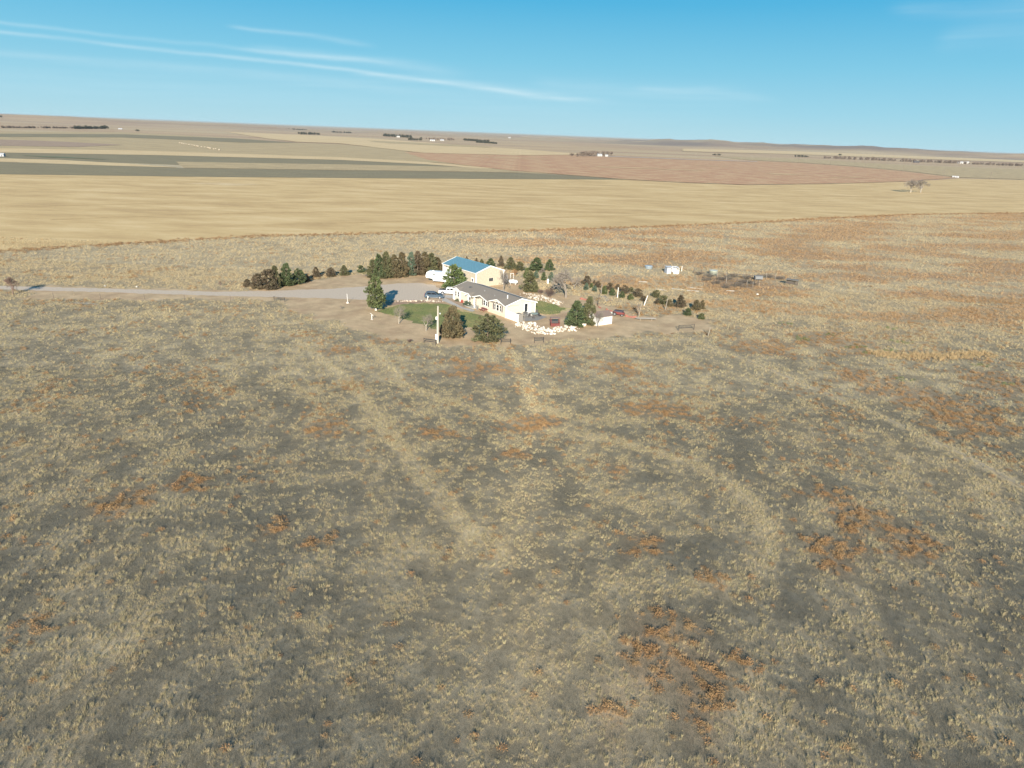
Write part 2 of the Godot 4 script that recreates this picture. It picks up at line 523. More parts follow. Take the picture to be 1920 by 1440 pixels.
func make_fields() -> void:
	var gold := ramp_tex(21, 0.012, 6, [[0.1, 0.62, 0.415, 0.185], [0.4, 0.74, 0.51, 0.23], [0.55, 0.8, 0.565, 0.26], [0.85, 0.9, 0.66, 0.34]], 1024, 0.72)
	var russet := ramp_tex(22, 0.012, 5, [[0.2, 0.47, 0.24, 0.125], [0.45, 0.58, 0.32, 0.165], [0.6, 0.64, 0.41, 0.21], [0.75, 0.72, 0.52, 0.28]])
	var olive := ramp_tex(23, 0.012, 4, [[0.2, 0.235, 0.19, 0.1], [0.6, 0.28, 0.23, 0.12], [0.9, 0.345, 0.28, 0.145]])
	var tan := ramp_tex(24, 0.01, 5, [[0.2, 0.4, 0.3, 0.155], [0.5, 0.53, 0.39, 0.2], [0.75, 0.63, 0.48, 0.25]])
	var straw := ramp_tex(25, 0.01, 5, [[0.2, 0.64, 0.45, 0.225], [0.55, 0.76, 0.56, 0.29], [0.8, 0.82, 0.63, 0.36]])
	var stub := field_cover(gold, 900.0, 330.0, 11.0)
	stub.detail_albedo = noise_tex(14, 0.06, 4, Color(0.72, 0.71, 0.69), Color(1, 1, 1), 1024)
	stub.albedo_color = Color(1, 1, 1)
	sheet("stubble_field", stubble_poly, 0.06, stub, "wide golden wheat stubble field behind the homestead", "field", 2.0, 8.0)
	# passes of the combine that left darker lines across the stubble
	var passes: Array = [[[-299.01, -345.71, -177.66, -423.11, 9.43, -491.24], "far left"], [[-250.62, -315.8, -136.48, -393.12, 42.16, -455.25], "left"], [[-189.93, -293.48, -98.05, -357.52, 70.04, -420.86], "near left"], [[-104.6, -524.25, 148.92, -631.41, 453.6, -761.46], "far right"], [[-26.67, -495.93, 181, -585.6, 477.26, -713.52], "right"], [[-53.89, -425.18, 121.74, -512.27, 439.98, -656.49], "near right"], [[-105.79, -302.66, 7.54, -368.55, 178.98, -465.19], "nearest"], [[-314.02, -440.89, -166.14, -480.57, 56.87, -625.74], "farthest left"]]
	var line_m := field_cover(gold, 60.0, 20.0, 5.0)
	line_m.albedo_color = Color(0.9, 0.885, 0.86)
	for q in passes:
		var l := pts(q[0])
		var o: PackedVector2Array = []
		var curve := Curve2D.new()
		curve.add_point(l[0]); curve.add_point(l[1], (l[0] - l[2]) * 0.2, (l[2] - l[0]) * 0.2); curve.add_point(l[2])
		for side in [1.0, -1.0]:
			for k in 25:
				var t := k / 24.0 if side > 0 else 1.0 - k / 24.0
				o.append(curve.sample_baked(t * curve.get_baked_length()) + Vector2(0, side * 1.3))
		sheet("stubble_track", o, 0.1, line_m, "darker combine track across the stubble, %s one" % q[1], "track", 2.2, 6.0)
	sheet("pale_stubble_patch", lens(pts([-227.01, -495.02])[0], pts([-180.51, -514.11])[0], 16.0), 0.1, field_cover(straw, 200.0, 60.0), "pale oval patch within the golden stubble field", "field", 2.0, 8.0)
	sheet("winter_wheat_strip", pts([-438.94, -491.7, -364.02, -512.97, -236.86, -567.45, -82.18, -648.86, 106.22, -755.06, 60.51, -802.01, -8.99, -805.43, -54.24, -787.56, -175.53, -724.41, -300.09, -663.09, -461.94, -654.1, -575.4, -648.34]), 0.14, field_cover(olive, 600.0, 60.0, 20.0), "long dark olive field strip bordering the golden stubble", "field", 1.0, 20.0)
	sheet("winter_wheat_strip", pts([-718.85, -813.02, -570.46, -810.5, -435.56, -894.78, -231.63, -958.21, -117.92, -931.48, -48.05, -880.78, -59.57, -863.95, -193.59, -799.67, -331.22, -709.9, -440.94, -704.64, -486.45, -689.42, -609.18, -687.12]), 0.12, field_cover(olive, 600.0, 60.0, 20.0), "second dark olive strip, behind the pale fallow strip", "field", 1.0, 20.0)
	sheet("fallow_strip", pts([-354.93, -761.47, -203.34, -840.31, -61.9, -897.36, -9.94, -878.74, 49.73, -815.78, -9.03, -808.81, -54.46, -790.79, -176.19, -727.16, -303.55, -665.43]), 0.2, field_cover(tan, 400.0, 80.0, 20.0), "pale grey fallow strip between two olive strips", "field", 1.0, 20.0)
	sheet("grass_strip", pts([-616.42, -695.43, -495.21, -702.04, -446.32, -713.37, -370.59, -696.83, -308.75, -666.27, -368.5, -656.52, -459.37, -650.39, -572.22, -644.7]), 0.18, field_cover(straw, 300.0, 60.0, 20.0), "tan grass strip tapering between olive strips at left", "field", 1.0, 20.0)
	sheet("straw_strip", pts([-808.35, -915.75, -641.28, -912.57, -523.98, -1003.57, -252.24, -1044.11, -125.98, -995.22, -29.32, -889.87, -47.68, -874.14, -117.36, -927.02, -230.5, -953.5, -433.58, -890.66, -568.11, -807.11, -715.88, -809.61]), 0.26, field_cover(straw, 600.0, 60.0, 20.0), "thin golden straw strip behind the second olive strip", "field", 1.0, 20.0)
	sheet("olive_field", pts([-1514.6, -1726.49, -1233.97, -1766.81, -1238.34, -2322.41, -839.25, -2109.63, -541.29, -1816.04, -439.19, -1823.29, -266.95, -1575.18, -161.79, -1278.39, -52.5, -960.9, -125.98, -995.22, -251.35, -1040.39, -521.32, -998.41, -638.31, -908.29, -804.59, -911.44]), 0.3, field_cover(tan, 900.0, 120.0, 25.0), "broad olive brown field in the left distance", "field", 4.0, 30.0)
	sheet("dark_strip", pts([-1356.69, -1545.22, -1102.62, -1577.49, -1070.95, -2007, -775.56, -2021.72, -541.29, -1816.04, -599.25, -1620.63, -890.33, -1666.67, -950.75, -1358.61, -1200.22, -1365.6]), 0.5, field_cover(olive, 700.0, 120.0, 25.0), "dull olive strip at the back of the broad field at left", "field", 4.0, 30.0)
	sheet("ploughed_strip", pts([-1033.32, -1174.01, -852.82, -1217.47, -758.86, -1235.29, -638.72, -1192.57, -618.15, -1041.01, -683.7, -973.71, -861.98, -977.33]), 0.5, field_mat(0.33, 0.235, 0.16, 400.0, 50.0, 25.0), "pinkish bare strip at the left edge of the olive field", "field", 4.0, 30.0)
	sheet("green_strip", lens(pts([-515.49, -763.04])[0], pts([-416.17, -747.76])[0], 12.0), 0.4, field_mat(0.13, 0.15, 0.075, 300.0, 40.0, 25.0), "greener patch in the second olive strip at left", "field", 3.0, 20.0)
	sheet("straw_field", pts([-1377.04, -3467.83, -1000.8, -3364.92, -612.5, -3097.39, -199.44, -2382.49, 32.86, -2015.14, 155.46, -1768.23, 24.96, -1501.58, -78.64, -1431.64, -185.54, -1387.56, -460.46, -1911.93, -567.37, -1903.96, -748.81, -2198.21]), 0.7, field_cover(straw, 1200.0, 200.0, 40.0), "pale straw field in the middle distance", "field", 6.0, 40.0)
	sheet("red_grass_field", pts([-214.48, -1381.89, -134.2, -1604.99, 28.34, -1721.16, 165.09, -1612.47, 372.4, -1718.76, 546.58, -1808.06, 654.2, -1749.65, 714.45, -1602.6, 729.61, -1428.19, 696.54, -1193.05, 507.19, -973.64, 354.05, -840.14, 228.75, -745.27, 163.73, -743.41, 106.89, -760.03, 49.07, -804.44, -9.61, -852.89, -64.41, -933.41, -135.21, -1068.18]), 0.36, field_cover(russet, 500.0, 130.0, 30.0), "broad russet grass field right of the olive strips", "field", 5.0, 30.0)
	var ends: Array = [[265.49, -1464.04, 400.8, -1520.8], [190.8, -1045.58, 275.2, -1082.67], [340.04, -1042.27, 406.04, -1048.35], [420.3, -1018.48, 490.59, -1027.83], [92.97, -1043.98, 203.28, -1072.32], [-88.72, -1282.01, 59.94, -1318.29], [293.73, -1266.17, 362.99, -1286.69]]
	var where := ["beside the far right farm road", "left of the pair of pale streaks", "in the middle of the russet field", "nearest the two lone trees", "at the left heart of the russet field", "at the far left of the russet field", "above the middle of the russet field"]
	for k in ends.size():
		var e := pts(ends[k])
		sheet("pale_grass_streak", lens(e[0], e[1], 7.0 + 4.0 * (k % 3)), 0.6, field_cover(straw, 120.0, 40.0, 12.0), "pale grass streak " + where[k], "grass", 5.0, 6.0)
	sheet("brown_pasture", lens(pts([-516.38, -2519.4])[0], pts([-77.95, -2091.2])[0], 190.0), 0.9, field_cover(tan, 900.0, 300.0, 40.0), "dark brown pasture before the distant farmsteads", "field", 10.0, 40.0)
	sheet("brown_hillside", lens(pts([-2389.09, -6750.75])[0], pts([-928.78, -6283.69])[0], 500.0), 1.2, field_mat(0.24, 0.175, 0.12, 900.0, 200.0, 60.0), "dark brown hillside on the left skyline", "field", 12.0, 80.0)
	sheet("grey_pasture", pts([566.14, -2186.58, 855.33, -2293.28, 1018.9, -1973.43, 1356.21, -2014.18, 1631.66, -1947.51, 1119.2, -1330.8, 825.86, -1220.04, 710.69, -1202.64, 747.57, -1463.78, 734.22, -1647.46, 674, -1803.17, 563.68, -1865.24]), 0.46, field_cover(tan, 260.0, 120.0, 30.0), "greyish rough pasture beyond the russet field at right", "field", 5.0, 30.0)
	sheet("pale_far_field", pts([825.09, -3834.62, 1855, -4995.28, 2857.39, -4886.48, 4544.9, -5697.13, 3078.02, -3853.15, 2028.23, -3463.61, 1235.68, -3321.33, 624.85, -2898.68]), 1.0, field_cover(straw, 1200.0, 300.0, 60.0), "pale straw field below the right hand hills", "field", 8.0, 60.0)
	sheet("farm_road", pts([194.89, -1671.16, 388.94, -1683.51, 552.04, -1742.97, 539.41, -1702.67, 380.35, -1645.86, 190.64, -1634.06]), 0.8, mat(0.5, 0.42, 0.33), "pale farm road leading to the farmstead amid bare trees", "road", 1.0, 20.0)

# a ragged lens-shaped patch between two points
func lens(a: Vector2, b: Vector2, w: float) -> PackedVector2Array:
	var o: PackedVector2Array = []
	var n := (b - a).orthogonal().normalized() * w
	for side in [1.0, -1.0]:
		for k in 9:
			var t := k / 9.0 if side > 0 else 1.0 - k / 9.0
			var p := a.lerp(b, t)
			o.append(p + n * side * sin(PI * t) * (0.75 + 0.5 * n_mid.get_noise_2d(p.x * 0.2 + side * 50.0, p.y * 0.2)))
	return o

# a worn path that follows the lie of the ground
func worn_path(line: PackedVector2Array, half: float, m: Material, label: String) -> void:
	var c := Curve2D.new()
	for k in line.size():
		var t := Vector2.ZERO
		if k > 0 and k < line.size() - 1: t = (line[k + 1] - line[k - 1]) * 0.18
		c.add_point(line[k], -t, t)
	var n := int(c.get_baked_length() / 0.8)
	var st := new_st()
	var last: Array = []
	for k in n + 1:
		var p := c.sample_baked(k * 0.8)
		var q := c.sample_baked(k * 0.8 + 0.4)
		if q.is_equal_approx(p): break
		var side := (q - p).orthogonal().normalized()
		var w0 := half * (0.75 + 0.9 * n_fine.get_noise_2d(p.x, p.y))
		var w1 := half * (0.75 + 0.9 * n_fine.get_noise_2d(p.x + 60.0, p.y))
		var a := p + side * w0
		var b := p - side * w1
		var now := [Vector3(a.x, height(a.x, a.y) + 0.03, a.y), Vector3(b.x, height(b.x, b.y) + 0.03, b.y)]
		if last: quad(st, last[0], last[1], now[1], now[0])
		last = now
	tag(obj("worn_path", st, m), label, "path", "", "structure")

func make_yard() -> void:
	var dust := worn(0.42, 0.345, 0.235, 2.0)
	worn_path(pts(trails[0]), 0.32, dust, "pale worn track from the yard to the right hand edge")
	var grav := worn(0.64, 0.525, 0.4, 5.0)
	sheet("gravel_drive", drive_poly, 0.016, grav, "grey gravel drive widening into the parking yard", "drive", 0.8, 1.0)
	var lm := worn(0.2, 0.215, 0.07, 4.0)
	sheet("lawn", lawn_poly, 0.012, lm, "green front lawn below the house", "lawn", 1.3, 1.1)
	sheet("lawn", lawn_poly_b, 0.012, lm, "small green lawn behind the house gable", "lawn", 1.0, 1.1)
	var conc := worn(0.5, 0.48, 0.44, 3.0)
	sheet("front_path", pts([-18.62, -174.91, -15.26, -170, -12.25, -166.02, -10.64, -164.12, -9.99, -163.9, -9.45, -165.34, -10.7, -166.77, -12.38, -167.66, -15.2, -172.57, -18.15, -178.14]), 0.026, conc, "concrete path from the drive to the front porch", "path", 0.0, 4.0)
	sheet("parking_pad", pts([-19.31, -180.03, -16.46, -181.97, -15.59, -176.92, -18.03, -178.23]), 0.022, conc, "concrete pad under the white pickup", "pavement", 0.0, 4.0)
	sheet("planting_bed", pts([-18, -177.98, -15.68, -176.41, -12.36, -171.89, -10.85, -168.99, -12.45, -167.87, -15.22, -172.87]), 0.02, worn(0.42, 0.31, 0.22, 2.0), "reddish gravel bed between path and house front", "garden bed", 0.1, 1.0)
	sheet("patio", pts([1.25, -159.76, 5.04, -164.52, 7.6, -161.54, 5.28, -157.91, 2.47, -156.73]), 0.03, worn(0.3, 0.29, 0.27, 3.0), "grey concrete patio beside the house gable", "patio", 0.0, 4.0)
	sheet("concrete_slab", pts([21.8, -186.33, 23.76, -188.68, 25.67, -183.14, 23.6, -179.65]), 0.014, worn(0.36, 0.335, 0.3, 3.0), "bare grey slab between rusty weeds and junipers", "pavement", 0.3, 2.0)
	sheet("soil_border", pts([-36.07, -150.44, -33.57, -158.19, -32.82, -162.51, -35.27, -166.5, -39.46, -168.05, -41.06, -166.63, -36.25, -159.29]), 0.01, worn(0.33, 0.22, 0.15, 3.0), "bare reddish soil border around the front pine", "garden bed", 1.2, 1.2)
	sheet("stone_edging_bed", pts([-32.79, -170.38, -27.19, -172.25, -22.1, -173.75, -18.43, -174.4, -17.44, -172.48, -21.8, -171.42, -27.13, -169.33, -31.09, -166.09]), 0.01, worn(0.4, 0.265, 0.17, 2.0), "strip of reddish gravel along the drive above the lawn", "garden bed", 0.4, 1.0)
	sheet("bare_bank", pts([-101.35, -156.72, -99.65, -158.37, -96.78, -158.06, -93.41, -155.96, -96.3, -156.79, -98.78, -156.9]), 0.02, worn(0.44, 0.4, 0.33, 2.0), "pale bare bank in the grass below the drive", "bank", 0.3, 1.0)

# ---------------------------------------------------------------- trees and shrubs
var conifer_crowns := {}
var trunk_mesh: Mesh
var bare_trunks: Array[Mesh] = []
var bare_crowns: Array[Mesh] = []
var twig_least := 0.0012
var shrub_meshes: Array[Mesh] = []
var far_crowns: Array[Mesh] = []
var r3 := RandomNumberGenerator.new()

func rdir() -> Vector3:
	var z := r3.randf_range(-1, 1)
	var a := r3.randf() * TAU
	var s := sqrt(1.0 - z * z)
	return Vector3(s * cos(a), z, s * sin(a))

# one spray of needles: two narrow faces about the direction d
func spray(st: SurfaceTool, p: Vector3, d: Vector3, l: float, w: float) -> void:
	var s := d.cross(rdir()).normalized() * w
	var e := p + d * l
	var m := p + d * l * 0.45
	tri(st, p, m + s, e)
	tri(st, p, e, m - s)

# crown of unit height and unit width, built of clumps at the ends of limbs
func conifer_mesh(seed_no: int, form: String) -> ArrayMesh:
	r3.seed = seed_no
	var st := new_st()
	var clumps := 120
	var each := 30
	var lumps: Array[float] = []
	for k in 9: lumps.append(r3.randf_range(0.8, 1.08))
	for k in clumps:
		var t := pow(r3.randf(), 1.25) * 0.97
		var env := 0.0
		if form == "cedar": env = 0.5 * pow(1.0 - t, 0.72) * smoothstep(-0.25, 0.16, t)
		elif form == "bush": env = 0.5 * sqrt(maxf(0.0, 1.0 - pow(t * 1.02, 2.2))) * smoothstep(-0.35, 0.2, t)
		else: env = 0.5 * pow(1.0 - t, 0.55) * smoothstep(-0.2, 0.3, t)
		var az := r3.randf() * TAU
		env *= lumps[int(az / TAU * 9) % 9] * r3.randf_range(0.85, 1.12)
		var inner := sqrt(r3.randf_range(0.05, 1.0))
		var out := Vector3(cos(az), 0, sin(az))
		var c := out * env * inner + Vector3(0, t, 0)
		var size := 0.048 + 0.068 * (1.0 - t)
		if form == "pine": size *= 1.15
		var tone := r3.randf_range(0.55, 1.15)
		st.set_color(Color(tone * r3.randf_range(0.9, 1.12), tone, tone * r3.randf_range(0.85, 1.0)))
		for j in each:
			var q := rdir()
			var p := c + q * Vector3(1, 0.8, 1) * size * pow(r3.randf(), 0.5)
			if p.y < 0.0: p.y = r3.randf() * 0.03
			var d := (out * 0.6 + Vector3(0, 0.55, 0) + rdir() * 0.75).normalized()
			spray(st, p, d, r3.randf_range(0.05, 0.1), r3.randf_range(0.014, 0.026))
	# leader shoots that break the outline
	for k in 22:
		var y := r3.randf_range(0.3, 0.93)
		var az := r3.randf() * TAU
		var rr := 0.42 * pow(1.0 - y, 0.72)
		var b := Vector3(cos(az) * rr, y, sin(az) * rr)
		for j in 7: spray(st, b + Vector3(0, j * 0.012, 0) + rdir() * 0.008, (Vector3.UP + rdir() * 0.7).normalized(), 0.05, 0.009)
	for j in 26: spray(st, Vector3(0, 0.9 + j * 0.003, 0) + rdir() * 0.02, (Vector3.UP + rdir() * 0.6).normalized(), 0.045, 0.01)
	st.generate_normals()
	return st.commit()

func grow(st: SurfaceTool, tw: SurfaceTool, p: Vector3, d: Vector3, l: float, r: float, depth: int, most: int) -> void:
	var steps := 2 if depth < 3 else 1
	var q := p
	var dd := d
	for k in steps:
		var e := q + dd * l / steps
		var s := st if depth < 2 else tw
		tube(s, q, e, lerpf(r, r * 0.68, float(k) / steps), lerpf(r, r * 0.68, float(k + 1) / steps), 6 if depth < 2 else 3, false)
		q = e
		dd = (dd + rdir() * 0.18).normalized()
	if depth >= most: return
	var n := 4 if depth < 1 else r3.randi_range(3, 4)
	for k in n:
		var nd := (dd + rdir() * (0.78 if depth < 2 else 0.95) + Vector3(0, 0.12, 0)).normalized()
		grow(st, tw, q - dd * l * r3.randf() * 0.35 * (1 if k else 0), nd, l * r3.randf_range(0.7, 0.92), maxf(r * 0.56, twig_least), depth + 1, most)

func unit(m: ArrayMesh, f: float, c: Vector3, w: float) -> ArrayMesh:
	var st := SurfaceTool.new()
	st.begin(Mesh.PRIMITIVE_TRIANGLES)
	st.append_from(m, 0, Transform3D(Basis.from_scale(Vector3(1.0 / w, f, 1.0 / w)), Vector3(-c.x / w, 0, -c.z / w)))
	return st.commit()

func make_tree_meshes() -> void:
	for form in ["cedar", "pine", "bush"]:
		conifer_crowns[form] = []
		for k in 4: conifer_crowns[form].append(conifer_mesh(100 + k * 7 + form.length() * 31, form))
	var st := new_st()
	tube(st, Vector3(0, -0.02, 0), Vector3(0.004, 0.45, 0), 0.026, 0.014, 7)
	tube(st, Vector3(0.004, 0.45, 0), Vector3(0, 0.95, 0), 0.014, 0.003, 6)
	r3.seed = 9
	for k in 16:
		var y := r3.randf_range(0.12, 0.8)
		var az := r3.randf() * TAU
		var l := 0.34 * pow(1.0 - y, 0.7)
		tube(st, Vector3(0, y, 0), Vector3(cos(az) * l, y + 0.07, sin(az) * l), 0.007, 0.002, 4, false)
	st.generate_normals()
	trunk_mesh = st.commit()
	for k in 6:
		r3.seed = 300 + k * 13
		twig_least = 0.0012 if k < 4 else 0.0034
		var a := new_st()
		var b := new_st()
		tube(a, Vector3(0, -0.03, 0), Vector3(0, 0.0, 0), 0.026, 0.022, 7, false)
		grow(a, b, Vector3.ZERO, Vector3(r3.randf_range(-0.08, 0.08), 1, r3.randf_range(-0.08, 0.08)).normalized(), 0.16, 0.022, 0, 5)
		a.generate_normals(); b.generate_normals()
		var am: ArrayMesh = a.commit()
		var bm: ArrayMesh = b.commit()
		var bb := bm.get_aabb()
		var w := maxf(bb.size.x, bb.size.z)
		bare_trunks.append(unit(am, 1.0 / bb.end.y, Vector3.ZERO, w))
		bare_crowns.append(unit(bm, 1.0 / bb.end.y, Vector3.ZERO, w))
	twig_least = 0.0012
	for k in 2:
		r3.seed = 500 + k
		var b := new_st()
		for j in 46:
			var az := r3.randf() * TAU
			var o := Vector3(cos(az), 0, sin(az)) * r3.randf() * 0.18
			grow(b, b, o - Vector3(0, 0.02, 0), (Vector3(cos(az), 0, sin(az)) * r3.randf_range(0.1, 0.85) + Vector3.UP).normalized(), r3.randf_range(0.3, 0.42), 0.007, 3, 5)
		b.generate_normals()
		var bm: ArrayMesh = b.commit()
		var bb := bm.get_aabb()
		shrub_meshes.append(unit(bm, 1.0 / bb.end.y, Vector3.ZERO, maxf(bb.size.x, bb.size.z)))
	for k in 3:
		r3.seed = 700 + k
		var b := new_st()
		for j in 190:
			b.set_color(Color.WHITE * r3.randf_range(0.7, 1.2))
			var q := rdir() * pow(r3.randf(), 0.4) * 0.46
			spray(b, Vector3(q.x, 0.52 + q.y * (1.0 if k else 0.8), q.z), rdir(), 0.16, 0.05)
		b.generate_normals()
		far_crowns.append(b.commit())

func place_tree(called: String, label: String, category: String, group: String, x: float, z: float, w: float, h: float, crown: Mesh, trunk: Mesh, cm: Material, tm: Material, turn: float, lift := 0.0) -> Node3D:
	var o := thing(called, label, category, Vector3(x, height(x, z), z), turn, group)
	if trunk:
		var t := inst("trunk", trunk, tm, o)
		t.scale = Vector3(h * 0.8 if lift >= 0.0 else w, h, h * 0.8 if lift >= 0.0 else w)
	var c := inst("crown", crown, cm, o)
	c.position.y = maxf(lift, 0.0) * h
	c.scale = Vector3(w, h * (1.0 - maxf(lift, 0.0)), w)
	return o

func leaf(r: float, g: float, b: float) -> StandardMaterial3D:
	var m := StandardMaterial3D.new()
	m.albedo_color = Color(r, g, b).linear_to_srgb()
	m.roughness = 0.85
	m.vertex_color_use_as_albedo = true
	m.backlight_enabled = true
	m.backlight = Color(r * 0.35, g * 0.35, b * 0.3)
	return m

